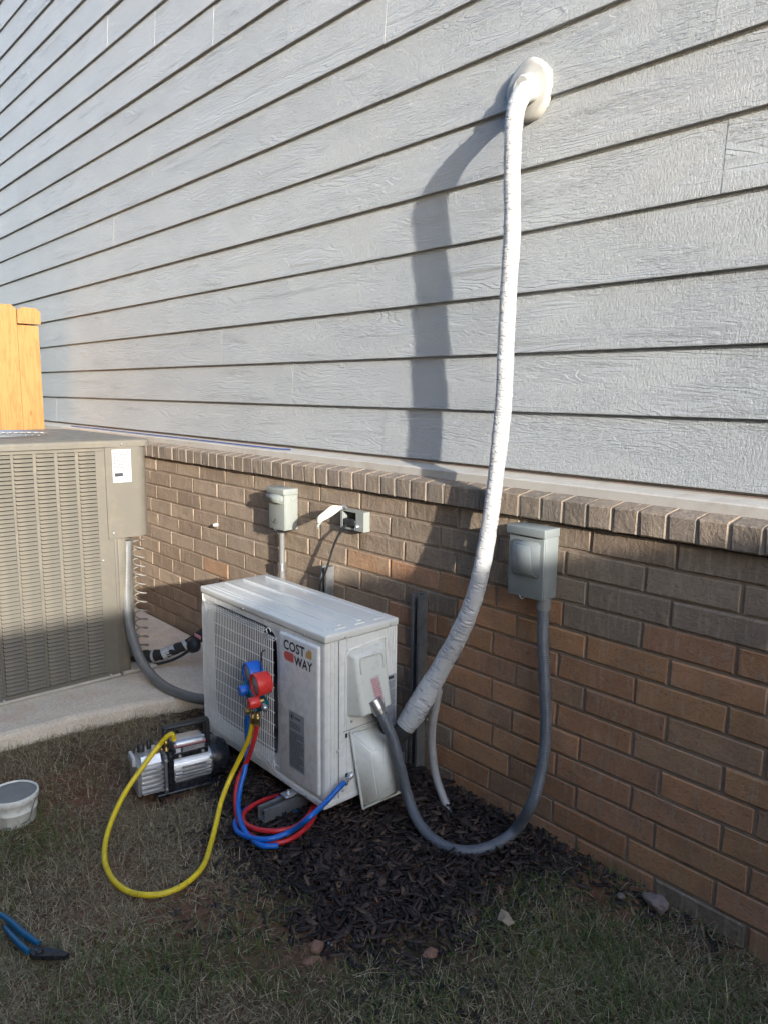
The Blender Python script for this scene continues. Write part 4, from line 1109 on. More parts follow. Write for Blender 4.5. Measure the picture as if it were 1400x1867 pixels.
# spec label near the back edge
mb = MB(); lx = AX1 + 0.0007; mb.quad((lx, AY1 - 0.046, 0.335), (lx, AY1 - 0.046, 0.165), (lx, AY1 - 0.004, 0.165), (lx, AY1 - 0.004, 0.335)); sl_ = part('spec_label', mb, MT['greylabel'], ac)
mb = MB(); print_lines(mb, (lx + 0.0004, AY1 - 0.043, 0.312), (0, 1, 0), (0, 0, 1), 0.036, 0.12, 26, 12, height=0.4)
mb.quad((lx + 0.0004, AY1 - 0.040, 0.330), (lx + 0.0004, AY1 - 0.040, 0.320), (lx + 0.0004, AY1 - 0.014, 0.320), (lx + 0.0004, AY1 - 0.014, 0.330)); part('label_print', mb, MT['ink'], sl_)
mb = MB(); mb.quad((lx, AY1 - 0.044, 0.160), (lx, AY1 - 0.044, 0.110), (lx, AY1 - 0.010, 0.110), (lx, AY1 - 0.010, 0.160)); s2 = part('small_label', mb, MT['paper'], ac)
mb = MB(); print_lines(mb, (lx + 0.0004, AY1 - 0.038, 0.155), (0, 1, 0), (0, 0, 1), 0.008, 0.04, 5, 2); part('label_print', mb, MT['ink'], s2)
# valve cover hanging crooked on the lower side
mb = MB(); bm = bmesh.new()
A = [bm.verts.new(p) for p in [(-0.682, -0.423, 0.186), (-0.682, -0.286, 0.172), (-0.672, -0.209, -0.083), (-0.668, -0.381, -0.074)]]
B = [bm.verts.new(p) for p in [(-0.61, -0.403, 0.145), (-0.615, -0.313, 0.137), (-0.6, -0.273, -0.018), (-0.6, -0.38, -0.02)]]
for i in range(4):
    j = (i + 1) % 4; bm.faces.new((A[i], A[j], B[j], B[i]))
bm.faces.new(B); bmesh.ops.recalc_face_normals(bm, faces=bm.faces[:])
bmesh.ops.bevel(bm, geom=[e for e in bm.edges if not e.is_boundary], offset=0.005, segments=3, affect='EDGES')
mb.frombm(bm, None, True); vc = part('valve_cover', mb, MT['accover'], ac)
mb = MB(); Q = [(-0.684, -0.426, 0.192), (-0.684, -0.28, 0.177), (-0.674, -0.2, -0.087), (-0.67, -0.384, -0.08)]
mb.tube([Q[0], Q[1]], 0.004, 8, 1); mb.tube([Q[1], Q[2]], 0.004, 8, 1); mb.tube([Q[2], Q[3]], 0.004, 8, 1); mb.tube([Q[3], Q[0]], 0.0045, 8, 1)
part('cover_flange', mb, MT['accover'], vc)
mb = MB()
for (y, z) in ((AY0 + 0.078, 0.18), (AY0 + 0.080, 0.045), (AY0 + 0.080, 0.018)): mb.box(AX1 - 0.001, AX1 + 0.0008, y, y + 0.009, z - 0.007, z + 0.007)
part('vent_slot', mb, MT['dark'], ac)
# feet
def foot(x, y, out):
    mb = MB(); mb.rbox(x - 0.018, x + 0.018, min(y, y + out), max(y, y + out), AZ0 - 0.020, AZ0 - 0.012, 0.003); mb.lathe((x, y + out * 0.65, AZ0 - 0.013), (0, 0, 1), [(0, 0.011), (0.003, 0.011), (0.003, 0.006), (0.012, 0.006)], 6)
    part('mounting_foot', mb, MT['steel'], ac)
for x in (-0.852, -1.380): foot(x, AY0 + 0.01, -0.058); foot(x, AY1 - 0.01, 0.04)

# ---------------------------------------------------------------- white line cover from the wall
P = [(-0.454, 0.06, 2.128), (-0.444, 0.01, 2.106), (-0.434, -0.03, 2.056), (-0.433, -0.042, 1.988), (-0.431, -0.042, 1.869), (-0.424, -0.042, 1.717), (-0.43, -0.04, 1.564), (-0.433, -0.04, 1.406), (-0.43, -0.044, 1.244), (-0.433, -0.052, 1.113), (-0.44, -0.058, 0.995), (-0.449, -0.066, 0.859), (-0.458, -0.085, 0.721), (-0.476, -0.105, 0.597), (-0.514, -0.13, 0.476), (-0.561, -0.155, 0.367), (-0.584, -0.19, 0.291), (-0.6, -0.225, 0.23), (-0.619, -0.255, 0.178)]
RR = [0.029, 0.0292, 0.0282, 0.0259, 0.0245, 0.0255, 0.0251, 0.0254, 0.0256, 0.0267, 0.0243, 0.0263, 0.0273, 0.0284, 0.0306, 0.0328, 0.0373, 0.0382, 0.0321]
lc = thing('line_cover', 'white tape-wrapped refrigerant line running down the siding to the white unit', 'pipe', P[-1])
mb = MB(); mb.tube(P, [r * 0.98 for r in RR], 24, 14, wob=0.05); part('wrapped_line', mb, MT['wrap'], lc)
mb = MB(); a = Vector((-0.477, 0.085, 2.141))
mb.lathe(a + Vector((0.0, 0.006, 0)), (0.0, -1, -0.05), [(0, 0.080), (0.014, 0.080), (0.021, 0.075), (0.024, 0.066), (0.026, 0.045), (0.034, 0.036), (0.05, 0.033), (0.054, 0.028)], 40, 1.08)
fl = part('wall_flange', mb, MT['putty'], lc, 'round white wall cap sealed with putty')
for v in fl.data.vertices: v.co += Vector([0.004 * noise.noise(v.co * 22 + Vector((k * 9, 0, 0))) for k in range(3)])
mb = MB(); q = Vector(P[-1]); d = (Vector(P[-1]) - Vector(P[-2])).normalized()
mb.tube([q - d * 0.02, q + d * 0.022, q + d * 0.045 + Vector((0.0, 0, 0.004))], [0.031, 0.031, 0.026], 14, 5, wob=0.1); part('foam_end', mb, MT['foam'], lc)
E2 = [(-0.634, -0.262, 0.152), (-0.635, -0.29, 0.133), (-0.655, -0.301, 0.156), (-0.665, -0.326, 0.209), (-0.672, -0.353, 0.259)]
mb = MB(); mb.tube(E2, [0.014, 0.012, 0.010, 0.012, 0.014], 10, 6); part('control_cable', mb, MT['blackgloss'], lc)

# drain hose
P = [(-0.583, -0.135, 0.29), (-0.591, -0.14, 0.231), (-0.604, -0.14, 0.159), (-0.609, -0.135, 0.078), (-0.596, -0.13, -0.017), (-0.556, -0.135, -0.078), (-0.513, -0.144, -0.12)]
mb = MB(); mb.tube(P, 0.0137, 12, 8)
solo('drain_hose', mb, MT['drain'], 'pale grey drain hose dropping from the white line cover into the mulch', 'hose', P[-1])

# conduit from the right disconnect
P = [(-0.255, -0.04, 0.63), (-0.251, -0.042, 0.534), (-0.238, -0.045, 0.418), (-0.222, -0.05, 0.303), (-0.213, -0.06, 0.204), (-0.21, -0.08, 0.115), (-0.215, -0.115, 0.028), (-0.274, -0.117, -0.085), (-0.286, -0.216, -0.098), (-0.324, -0.284, -0.1), (-0.395, -0.312, -0.1), (-0.476, -0.317, -0.075), (-0.545, -0.301, -0.029), (-0.565, -0.318, 0.071), (-0.585, -0.336, 0.171), (-0.605, -0.352, 0.232), (-0.625, -0.362, 0.27), (-0.632, -0.365, 0.281)]
cr = thing('flexible_conduit', 'grey flexible conduit looping from the blue-grey disconnect box over the mulch to the white unit', 'conduit', P[8])
mb = MB(); mb.tube(P, 0.0172, 14, 10); part('hose', mb, MT['conduit'], cr)
mb = MB(); a = Vector(P[0]); mb.cyl(a + Vector((0, 0, 0.022)), a + Vector((0, 0, -0.014)), 0.0225, 0.0225, 10); part('fitting', mb, MT['pvc'], cr)
mb = MB(); a = Vector(P[-1]); d = (Vector(P[-3]) - a).normalized(); mb.cyl(a - d * 0.018, a + d * 0.012, 0.025, 0.025, 8); mb.cyl(a + d * 0.012, a + d * 0.030, 0.0215, 0.019, 14); part('fitting', mb, MT['steel'], cr)

# ---------------------------------------------------------------- gauge manifold hanging on the grille
gm = thing('gauge_manifold', 'teal gauge manifold with a blue and a red dial hung on the fan grille', 'gauge', (-0.96, -0.6, 0.239))
nd = Vector((-0.16, -0.98, -0.05)).normalized()
def gauge(front, r, depth, mat, name):
    f = Vector(front); mb = MB()
    mb.lathe(f, nd, [(-depth, r * 0.90), (-depth * 0.9, r * 0.97), (-0.006, r), (0.0, r * 0.985), (0.0015, r * 0.93), (-0.004, r * 0.86), (-0.006, r * 0.86)], 36, 1.0, False)
    g = part(name, mb, mat, gm)
    mb = MB(); mb.lathe(f, nd, [(-0.006, r * 0.85), (-0.0045, r * 0.855), (-0.0044, 0.0001)], 36); dl = part('dial', mb, MT['paper'], g)
    mb = MB(); q = nd.to_track_quat('Z', 'Y').to_matrix()
    for k in range(21):
        a = math.radians(-225 + 270 * k / 20); u = q @ Vector((math.cos(a), math.sin(a), 0)); mb.tube([f - nd * 0.0038 + u * r * 0.68, f - nd * 0.0038 + u * r * 0.80], 0.0005, 4, 1)
    u = q @ Vector((-0.7, -0.7, 0)); mb.tube([f - nd * 0.003, f - nd * 0.003 + u * r * 0.6], 0.0008, 4, 1); part('pointer', mb, MT['redink'], dl)
    return g
gauge((-0.912, -0.632, 0.328), 0.0375, 0.050, MT['red'], 'red_gauge')
gauge((-1.019, -0.595, 0.325), 0.0375, 0.048, MT['blue'], 'blue_gauge')
def knob(c_, r, l, mat, name):
    f = Vector(c_); mb = MB(); mb.lathe(f, nd, [(-l, r * 0.9), (-l * 0.85, r), (-0.004, r * 0.98), (0.0, r * 0.85)], 18)
    k = part(name, mb, mat, gm)
    mb = MB(); mb.cyl(f - nd * (l - 0.002), f - nd * (l + 0.016), 0.006, 0.006, 8); part('stem', mb, MT['brass'], k)
knob((-0.987, -0.642, 0.287), 0.0175, 0.030, MT['blue'], 'blue_knob')
knob((-0.888, -0.668, 0.284), 0.0185, 0.034, MT['red'], 'red_knob')
mb = MB(); a = Vector((-1.002, -0.6, 0.288)); b = Vector((-0.895, -0.61, 0.258))
d = (b - a); L_ = d.length; X_ = d.normalized(); Y_ = nd; Z_ = X_.cross(Y_); M_ = Matrix((X_, Y_, Z_)).transposed().to_4x4(); M_.translation = a
mb.rbox(-0.012, L_ + 0.004, -0.018, 0.018, -0.016, 0.016, 0.003, 2, M_); part('manifold_body', mb, MT['teal'], gm)
mb = MB(); mb.cyl(M_ @ Vector((0, 0.021, 0.015)), M_ @ Vector((L_ * 0.95, 0.021, 0.015)), 0.003, 0.003, 8); part('sight_bar', mb, simple('blue_sight_bar', (0.15, 0.28, 0.40), 0.25, 0.3), gm)
mb = MB(); a = Vector((-0.873, -0.622, 0.27)); mb.lathe(a, (0.9, -0.4, 0), [(0, 0.009), (0.008, 0.011), (0.010, 0.008), (0.016, 0.008), (0.018, 0.010), (0.024, 0.010), (0.026, 0.004)], 12); part('side_port', mb, MT['steel'], gm)
mb = MB()
for (u0, u1, v0) in ((-0.983, -0.615, 0.226), (-0.983, -0.615, 0.201), 0), ((-0.941, -0.62, 0.226), (-0.946, -0.62, 0.183), 0), ((-0.915, -0.62, 0.235), (-0.916, -0.62, 0.19), 0):
    u0 = Vector(u0); u1 = Vector(u1); dd = (u1 - u0)
    mb.lathe(u0, dd, [(0, 0.007), (dd.length * 0.3, 0.007), (dd.length * 0.32, 0.010), (dd.length * 0.6, 0.010), (dd.length * 0.62, 0.0075), (dd.length, 0.0085)], 8)
part('hose_coupling', mb, MT['brass'], gm)
P = [(-0.982, -0.545, 0.406), (-0.985, -0.556, 0.399), (-0.983, -0.56, 0.372), (-0.979, -0.565, 0.337), (-0.966, -0.58, 0.307)]
mb = MB(); mb.tube(P, 0.0022, 6, 5); part('hanging_hook', mb, MT['black'], gm)

def hose(name, label, pts, r, mat, ends=()):
    t = thing(name, label, 'hose', pts[len(pts) // 2])
    mb = MB(); mb.tube(pts, r, 12, 10); part('tube', mb, mat, t)
    for (a, b, m_) in ends:
        a = Vector(a); b = Vector(b); L_ = (b - a).length
        mb = MB(); mb.lathe(a, b - a, [(0, r * 1.05), (L_ * .35, r * 1.1), (L_ * .4, r * 0.6), (L_ * .6, r * 0.6), (L_ * .62, r * 1.15), (L_, r * 1.1)], 10); part('end_fitting', mb, m_, t)
    return t
PY = [(-0.946, -0.62, 0.187), (-0.959, -0.625, 0.133), (-0.996, -0.635, 0.058), (-1.01, -0.67, -0.016), (-0.964, -0.73, -0.055), (-0.913, -0.777, -0.085), (-0.854, -0.827, -0.1), (-0.77, -0.898, -0.1), (-0.731, -0.965, -0.1), (-0.725, -1.025, -0.1), (-0.749, -1.073, -0.1), (-0.801, -1.109, -0.1), (-0.878, -1.12, -0.1), (-0.969, -1.106, -0.098), (-1.06, -1.066, -0.09), (-1.112, -1.02, -0.056), (-1.175, -0.95, -0.023), (-1.203, -0.88, 0.023), (-1.224, -0.815, 0.065), (-1.208, -0.79, 0.098), (-1.202, -0.775, 0.102), (-1.202, -0.77, 0.079)]
hose('yellow_hose', 'yellow charging hose looping over the grass from the gauges to the vacuum pump', PY, 0.0082, MT['yellowhose'])
PR = [(-0.916, -0.62, 0.194), (-0.938, -0.62, 0.13), (-0.98, -0.62, 0.046), (-0.988, -0.65, -0.014), (-0.954, -0.683, -0.055), (-0.912, -0.705, -0.085), (-0.85, -0.723, -0.092), (-0.79, -0.721, -0.095), (-0.724, -0.708, -0.088), (-0.694, -0.67, -0.086), (-0.699, -0.605, -0.085), (-0.742, -0.528, -0.09), (-0.79, -0.48, -0.085), (-0.875, -0.457, -0.1), (-0.923, -0.491, -0.1), (-0.937, -0.548, -0.095), (-0.926, -0.623, -0.085), (-0.9, -0.684, -0.082), (-0.846, -0.715, -0.078), (-0.782, -0.71, -0.072), (-0.731, -0.674, -0.068), (-0.712, -0.617, -0.068), (-0.737, -0.553, -0.07), (-0.778, -0.502, -0.075)]
hose('red_hose', 'red charging hose hanging from the gauges and coiled on the mulch', PR, 0.0078, MT['redhose'])
PB = [(-0.983, -0.615, 0.207), (-0.997, -0.61, 0.143), (-1.012, -0.6, 0.066), (-0.979, -0.63, 0.021), (-0.958, -0.664, -0.035), (-0.914, -0.697, -0.07), (-0.825, -0.735, -0.075), (-0.766, -0.739, -0.085), (-0.713, -0.735, -0.082), (-0.683, -0.7, -0.082)]
hose('blue_hose', 'blue charging hose hanging from the gauges with its end lying forward on the mulch', PB, 0.0083, MT['bluehose'])
PC = [(-0.835, -0.53, -0.105), (-0.875, -0.511, -0.105), (-0.933, -0.54, -0.1), (-0.948, -0.594, -0.1), (-0.933, -0.662, -0.098), (-0.897, -0.718, -0.095), (-0.836, -0.747, -0.09), (-0.769, -0.741, -0.08), (-0.714, -0.714, -0.07), (-0.691, -0.651, -0.06), (-0.622, -0.63, 0.01), (-0.655, -0.544, 0.011), (-0.655, -0.502, 0.035), (-0.66, -0.469, 0.045)]
PCe = [(-0.66, -0.469, 0.045), (-0.672, -0.426, 0.054)]
hose('blue_hose', 'blue charging hose curving up from the coil to the valve of the white unit', PC, 0.0083, MT['bluehose'], [(PCe[0], PCe[1], MT['steel'])])

# ---------------------------------------------------------------- vacuum pump (local frame: +X along the pump, towards the motor)
pp = thing('vacuum_pump', 'small vacuum pump with silver finned body, black motor and a carrying handle', 'pump', (-1.275, -0.885, -0.112), math.radians(79))
def lb(name, mat, fn, parent=None, label=None):
    mb = MB(); fn(mb); return part(name, mb, mat, parent or pp, label, local=True)
def res(mb):
    mb.rbox(0.0, 0.015, -0.058, 0.058, 0.020, 0.128, 0.006)
    mb.rbox(0.012, 0.086, -0.050, 0.050, 0.020, 0.130, 0.006)
rs = lb('oil_reservoir', MT['alu'], res)
for i in range(6):
    lb('cooling_fin', MT['alu'], lambda mb, i=i: mb.prism([(0.02, 0.026 + 0.0165 * i), (0.086, 0.026 + 0.0165 * i), (0.086, 0.033 + 0.0165 * i), (0.016, 0.031 + 0.0165 * i)], -0.063, -0.048, 'y'), rs)
lb('filler_top', MT['alu'], lambda mb: (mb.prism([(-0.052, 0.126), (0.052, 0.126), (0.036, 0.150), (-0.036, 0.150)], 0.018, 0.082, 'x')), None)
lb('filler_cap', MT['black'], lambda mb: (mb.lathe((0.030, 0.012, 0.148), (0, 0, 1), [(0, 0.013), (0.022, 0.013), (0.026, 0.009)], 16), mb.lathe((0.058, 0.018, 0.148), (0, 0, 1), [(0, 0.008), (0.028, 0.008), (0.030, 0.005)], 12)))
lb('plate_mark', MT['paper'], lambda mb: mb.rbox(-0.012, -0.001, -0.048, 0.010, 0.128, 0.160, 0.002), None, 'white tag standing at the front')
lb('end_plate', MT['strut'], lambda mb: mb.rbox(0.088, 0.100, -0.066, 0.066, 0.010, 0.150, 0.004))
def motor(mb):
    mb.cyl((0.098, 0, 0.075), (0.262, 0, 0.075), 0.055, 0.055, 36)
mo = lb('motor', MT['alu'], motor)
for i in range(26):
    a = 2 * PI * i / 26
    M_ = Matrix.Translation((0, 0, 0.075)) @ Matrix.Rotation(a, 4, 'X')
    if abs(((a + PI) % (2 * PI)) - PI + PI / 2 - 0.15) < 0.42: continue
    mb = MB(); mb.box(0.128, 0.250, -0.0022, 0.0022, 0.053, 0.0625, M_); part('motor_fin', mb, MT['alu'], mo, local=True)
lb('name_plate', MT['steel'], lambda mb: mb.prism([(-0.0555, 0.098), (-0.0595, 0.094), (-0.0615, 0.075), (-0.0595, 0.062), (-0.0555, 0.058)], 0.150, 0.235, 'x'), mo)
def bell(mb):
    mb.lathe((0.256, 0, 0.075), (1, 0, 0), [(0, 0.064), (0.020, 0.066), (0.045, 0.064), (0.062, 0.054), (0.070, 0.035), (0.072, 0.0001)], 36)
lb('fan_cowl', MT['blackgloss'], bell)
def coll(mb):
    mb.rbox(0.100, 0.124, -0.064, 0.064, 0.012, 0.150, 0.012)
lb('black_collar', MT['blackgloss'], coll)
def base(mb):
    mb.rbox(0.060, 0.280, -0.064, 0.064, 0.0, 0.014, 0.004); mb.rbox(0.110, 0.255, -0.046, 0.046, 0.012, 0.036, 0.004)
lb('base', MT['blackgloss'], base)
lb('junction_box', MT['alu'], lambda mb: mb.rbox(0.128, 0.240, -0.040, 0.034, 0.132, 0.176, 0.014, 4))
def jb(mb): mb.rbox(0.124, 0.246, -0.046, 0.040, 0.118, 0.142, 0.004)
lb('junction_base', MT['blackgloss'], jb)
def lab_(mb): mb.add([(0.131, -0.0435, 0.139), (0.238, -0.0435, 0.139), (0.238, -0.0405, 0.158), (0.131, -0.0405, 0.158)], [(0, 1, 2, 3)]); mb.add([(0.131, -0.0405, 0.158), (0.238, -0.0405, 0.158), (0.238, -0.030, 0.1735), (0.131, -0.030, 0.1735)], [(0, 1, 2, 3)])
ll = lb('pump_label', MT['ink'], lab_)
lb('label_stripe', MT['redink'], lambda mb: mb.add([(0.131, -0.0410, 0.1585), (0.238, -0.0410, 0.1585), (0.238, -0.0375, 0.164), (0.131, -0.0375, 0.164)], [(0, 1, 2, 3)]), ll)
lb('label_head', MT['alu'], lambda mb: mb.add([(0.131, -0.0378, 0.1638), (0.238, -0.0378, 0.1638), (0.238, -0.024, 0.1772), (0.131, -0.024, 0.1772)], [(0, 1, 2, 3)]), ll)
def plines(mb):
    for i in range(4): mb.add([(0.158, -0.0444, 0.141 + 0.004 * i), (0.232, -0.0444, 0.141 + 0.004 * i), (0.232, -0.0441, 0.1422 + 0.004 * i), (0.158, -0.0441, 0.1422 + 0.004 * i)], [(0, 1, 2, 3)])
    mb.add([(0.134, -0.0444, 0.141), (0.150, -0.0444, 0.141), (0.150, -0.0425, 0.155), (0.134, -0.0425, 0.155)], [(0, 1, 2, 3)])
lb('label_print', MT['paper'], plines, ll)
def handle(mb):
    mb.rbox(0.100, 0.118, -0.018, 0.018, 0.145, 0.218, 0.004); mb.rbox(0.246, 0.262, -0.018, 0.018, 0.130, 0.218, 0.004); mb.rbox(0.100, 0.262, -0.016, 0.016, 0.212, 0.226, 0.006)
lb('handle', MT['black'], handle)
def port(mb):
    mb.lathe((0.104, -0.030, 0.150), (0, 0, 1), [(0, 0.009), (0.010, 0.009), (0.011, 0.006), (0.022, 0.006), (0.023, 0.009), (0.034, 0.009), (0.036, 0.006), (0.058, 0.006)], 10)
    mb.lathe((0.090, -0.030, 0.160), (-1, 0, 0), [(0, 0.006), (0.012, 0.006), (0.013, 0.009), (0.02, 0.008)], 10)
lb('intake_port', MT['brass'], port)
def bolts(mb):
    for (x, y, z, n) in ((0.145, -0.0465, 0.128, (0, -1, 0.2)), (0.225, -0.0465, 0.128, (0, -1, 0.2)), (0.252, -0.062, 0.105, (0, -1, 0)), (0.094, -0.0665, 0.132, (0, -1, 0)), (0.094, -0.0665, 0.030, (0, -1, 0))):
        mb.lathe((x, y, z), n, [(0, 0.006), (0.004, 0.006), (0.006, 0.003)], 8)
lb('bolt', MT['steel'], bolts)

# ---------------------------------------------------------------- pail, pliers, stones
bc = (-1.396, -1.229, -0.022)
bk = thing('pail', 'small white plastic pail filled to a grey top, standing in the grass', 'bucket', (bc[0], bc[1], -0.13))
mb = MB(); mb.lathe((bc[0], bc[1], -0.135), (0, 0, 1), [(0, 0.060), (0.060, 0.068), (0.062, 0.070), (0.066, 0.070), (0.068, 0.0685), (0.092, 0.0715), (0.096, 0.075), (0.113, 0.075), (0.115, 0.073), (0.1145, 0.070), (0.108, 0.069)], 40); part('bucket_wall', mb, MT['bucket'], bk)
mb = MB(); mb.lathe((bc[0], bc[1], -0.027), (0, 0, 1), [(0, 0.0695), (0.002, 0.0690), (0.004, 0.05), (0.005, 0.0001)], 32); tpz = part('grey_fill', mb, MT['lidgrey'], bk)
P = [(bc[0] + 0.055, bc[1] + 0.052, -0.035), (bc[0] + 0.070, bc[1] + 0.035, -0.060), (bc[0] + 0.072, bc[1] + 0.020, -0.095), (bc[0] + 0.055, bc[1] - 0.02, -0.108), (bc[0] + 0.07, bc[1] - 0.05, -0.100)]
mb = MB(); mb.tube(P, 0.0016, 6, 5); part('wire_handle', mb, MT['strut'], bk)

pl = thing('pliers', 'blue-handled pliers lying open in the grass', 'pliers', (-0.738, -1.373, -0.1))
mb = MB(); mb.tube([(-0.908, -1.397, -0.088), (-0.858, -1.386, -0.086), (-0.795, -1.375, -0.085), (-0.735, -1.359, -0.085)], [0.007, 0.008, 0.009, 0.007], 10, 5); part('handle', mb, MT['bluegrip'], pl)
mb = MB(); mb.tube([(-0.872, -1.399, -0.1), (-0.812, -1.396, -0.093), (-0.763, -1.391, -0.09), (-0.727, -1.384, -0.089)], [0.006, 0.0075, 0.0085, 0.007], 10, 5); part('handle', mb, MT['bluegrip'], pl)
mb = MB(); Q = [(-0.743, -1.361, -0.086), (-0.718, -1.354, -0.086), (-0.701, -1.334, -0.088), (-0.666, -1.311, -0.092), (-0.663, -1.324, -0.092), (-0.687, -1.358, -0.088), (-0.71, -1.381, -0.088), (-0.732, -1.385, -0.087)]
mb.add(Q + [(p[0], p[1], p[2] - 0.012) for p in Q], [tuple(range(8)), tuple(range(15, 7, -1))] + [(i, i + 8, (i + 1) % 8 + 8, (i + 1) % 8) for i in range(8)]); part('jaw', mb, MT['toolsteel'], pl)
mb = MB(); a = Vector((-0.713, -1.365, -0.086)); mb.lathe(a, (0, 0, 1), [(0, 0.010), (0.003, 0.010), (0.004, 0.006)], 12); part('pivot', mb, MT['toolsteel'], pl)

def rock(name, label, c_, r, mat, seed, sq=(1, 1, 0.6)):
    bm = bmesh.new(); bmesh.ops.create_icosphere(bm, subdivisions=3, radius=1)
    for v in bm.verts:
        k = 1 + 0.35 * noise.noise(v.co * 1.3 + Vector((seed * 7.7, 0, 0))) + 0.12 * noise.noise(v.co * 3.7 + Vector((seed, 3, 0)))
        v.co = Vector((c_[0] + v.co.x * k * r * sq[0], c_[1] + v.co.y * k * r * sq[1], c_[2] + v.co.z * k * r * sq[2]))
    mb = MB(); mb.frombm(bm, None, False); return solo(name, mb, mat, label, 'stone', tuple(c_))
rock('stone', 'brick-red angular stone on the near edge of the mulch', (-0.307, -0.841, -0.105), 0.019, MT['stone'], 1)
rock('stone', 'flat reddish stone half buried just in front of the angular brick-red one', (-0.283, -0.875, -0.112), 0.018, MT['stone'], 2, (0.7, 1.2, 0.4))
rock('stone', 'brown stone at the right end of the mulch, below the conduit loop', (-0.11, -0.642, -0.11), 0.017, MT['stone'], 3, (0.9, 1.1, 0.5))
rock('stone', 'large pinkish stone against the foot of the brick wall', (0.167, -0.061, -0.1), 0.030, MT['palestone'], 4, (1.1, 0.8, 0.7))
rock('stone', 'small pale pebble beside the large pinkish stone', (0.081, -0.089, -0.115), 0.010, MT['palestone'], 5)
rock('stone', 'tiny white chip beside the brick-red angular stone', (-0.291, -0.811, -0.105), 0.0055, MT['putty'], 6, (1.4, .8, .6))
c_ = (-0.052, -0.423, -0.098)
mb = MB(); mb.add([(c_[0] - 0.026, c_[1] + 0.012, c_[2] + 0.012), (c_[0] - 0.008, c_[1] + 0.016, c_[2] + 0.010), (c_[0] + 0.010, c_[1] + 0.012, c_[2] + 0.002), (c_[0] + 0.024, c_[1] + 0.004, c_[2] + 0.004), (c_[0] + 0.016, c_[1] - 0.012, c_[2] - 0.002), (c_[0] - 0.002, c_[1] - 0.014, c_[2] + 0.003), (c_[0] - 0.020, c_[1] - 0.012, c_[2] - 0.004), (c_[0], c_[1], c_[2] + 0.010)], [(7, 0, 1), (7, 1, 2), (7, 2, 3), (7, 3, 4), (7, 4, 5), (7, 5, 6), (7, 6, 0)])
o = solo('dead_leaf', mb, MT['leaf'], 'curled tan leaf lying on the grass right of the mulch', 'leaf', tuple(c_))
md = o.modifiers.new('thickness', 'SOLIDIFY'); md.thickness = 0.0006

# ---------------------------------------------------------------- mulch and grass
MUL = [(-1.278, -0.573), (-0.941, -0.723), (-0.774, -0.792), (-0.604, -0.823), (-0.448, -0.872), (-0.33, -0.854), (-0.21, -0.811), (-0.137, -0.661), (-0.14, -0.519), (-0.143, -0.361), (-0.139, -0.157), (-0.184, -0.026), (-0.284, 0.04)] + [(-0.25, -0.02), (-1.6, -0.02), (-1.62, -0.25), (-1.72, -0.42)]
def sdist(x, y, P):
    """signed distance to a polygon, positive inside"""
    x = np.asarray(x); y = np.asarray(y); ins = np.zeros(x.shape, bool); dm = np.full(x.shape, 1e9); n = len(P)
    for i in range(n):
        x1, y1 = P[i]; x2, y2 = P[(i + 1) % n]
        c_ = ((y1 > y) != (y2 > y)) & (x < (x2 - x1) * (y - y1) / ((y2 - y1) if abs(y2 - y1) > 1e-9 else 1e-9) + x1); ins ^= c_
        dx, dy = x2 - x1, y2 - y1; t = np.clip(((x - x1) * dx + (y - y1) * dy) / (dx * dx + dy * dy), 0, 1)
        dm = np.minimum(dm, np.hypot(x - x1 - t * dx, y - y1 - t * dy))
    return np.where(ins, dm, -dm)
# smooth random field for patches
_gr = rng.standard_normal((3, 40, 40))
def field(x, y, s, k):
    u = (np.asarray(x) + 7) * s; v = (np.asarray(y) + 7) * s; i = np.floor(u).astype(int); j = np.floor(v).astype(int); fu = u - i; fv = v - j
    fu = fu * fu * (3 - 2 * fu); fv = fv * fv * (3 - 2 * fv); G = _gr[k]
    g = lambda a, b: G[a % 40, b % 40]
    return g(i, j) * (1 - fu) * (1 - fv) + g(i + 1, j) * fu * (1 - fv) + g(i, j + 1) * (1 - fu) * fv + g(i + 1, j + 1) * fu * fv
def gzv(x, y):
    t = np.clip(x / 0.6, 0, 1); t = t * t * (3 - 2 * t)
    return -0.118 - 0.035 * t
def np_mesh(name, V_, F_, mat):
    me = bpy.data.meshes.new(name); nV = len(V_); nF = len(F_); k = F_.shape[1]
    me.vertices.add(nV); me.vertices.foreach_set('co', V_.astype(np.float32).ravel())
    me.loops.add(nF * k); me.loops.foreach_set('vertex_index', F_.astype(np.int32).ravel())
    me.polygons.add(nF); me.polygons.foreach_set('loop_start', np.arange(0, nF * k, k, dtype=np.int32))
    me.update(calc_edges=True); me.validate(); me.materials.append(mat)
    o = bpy.data.objects.new(name, me); C.objects.link(o); o['kind'] = 'stuff'
    return o
# bark chips
n = 32000
x = rng.uniform(-1.8, 0.35, n); y = rng.uniform(-1.3, -0.008, n)
sd = sdist(x, y, MUL); keep = rng.random(n) < 1 / (1 + np.exp(-(sd + 0.045 * field(x, y, 8, 0) + 0.01) / 0.042))
keep |= (rng.random(n) < 0.22 * np.exp(-((y + 0.05) / 0.10) ** 2) * np.clip(1 + field(x, y, 6, 2), 0, 2)) & (x > -0.3)
keep |= (rng.random(n) < 0.10 * np.exp(-((sd + 0.08) / 0.10) ** 2))
keep &= ~((sdist(x, y, PAD) > -0.01))
x, y = x[keep], y[keep]; n = len(x)
L_ = rng.gamma(2.6, 0.0042, n) + 0.005; W_ = L_ * rng.uniform(0.12, 0.45, n); T_ = rng.uniform(0.0015, 0.004, n)
yaw = rng.uniform(0, 2 * PI, n); pit = rng.normal(0, 0.22, n); rol = rng.normal(0, 0.4, n)
z = gzv(x, y) + rng.uniform(0.000, 0.026, n) * np.clip((sdist(x, y, MUL) + 0.05) / 0.1, 0.15, 1)
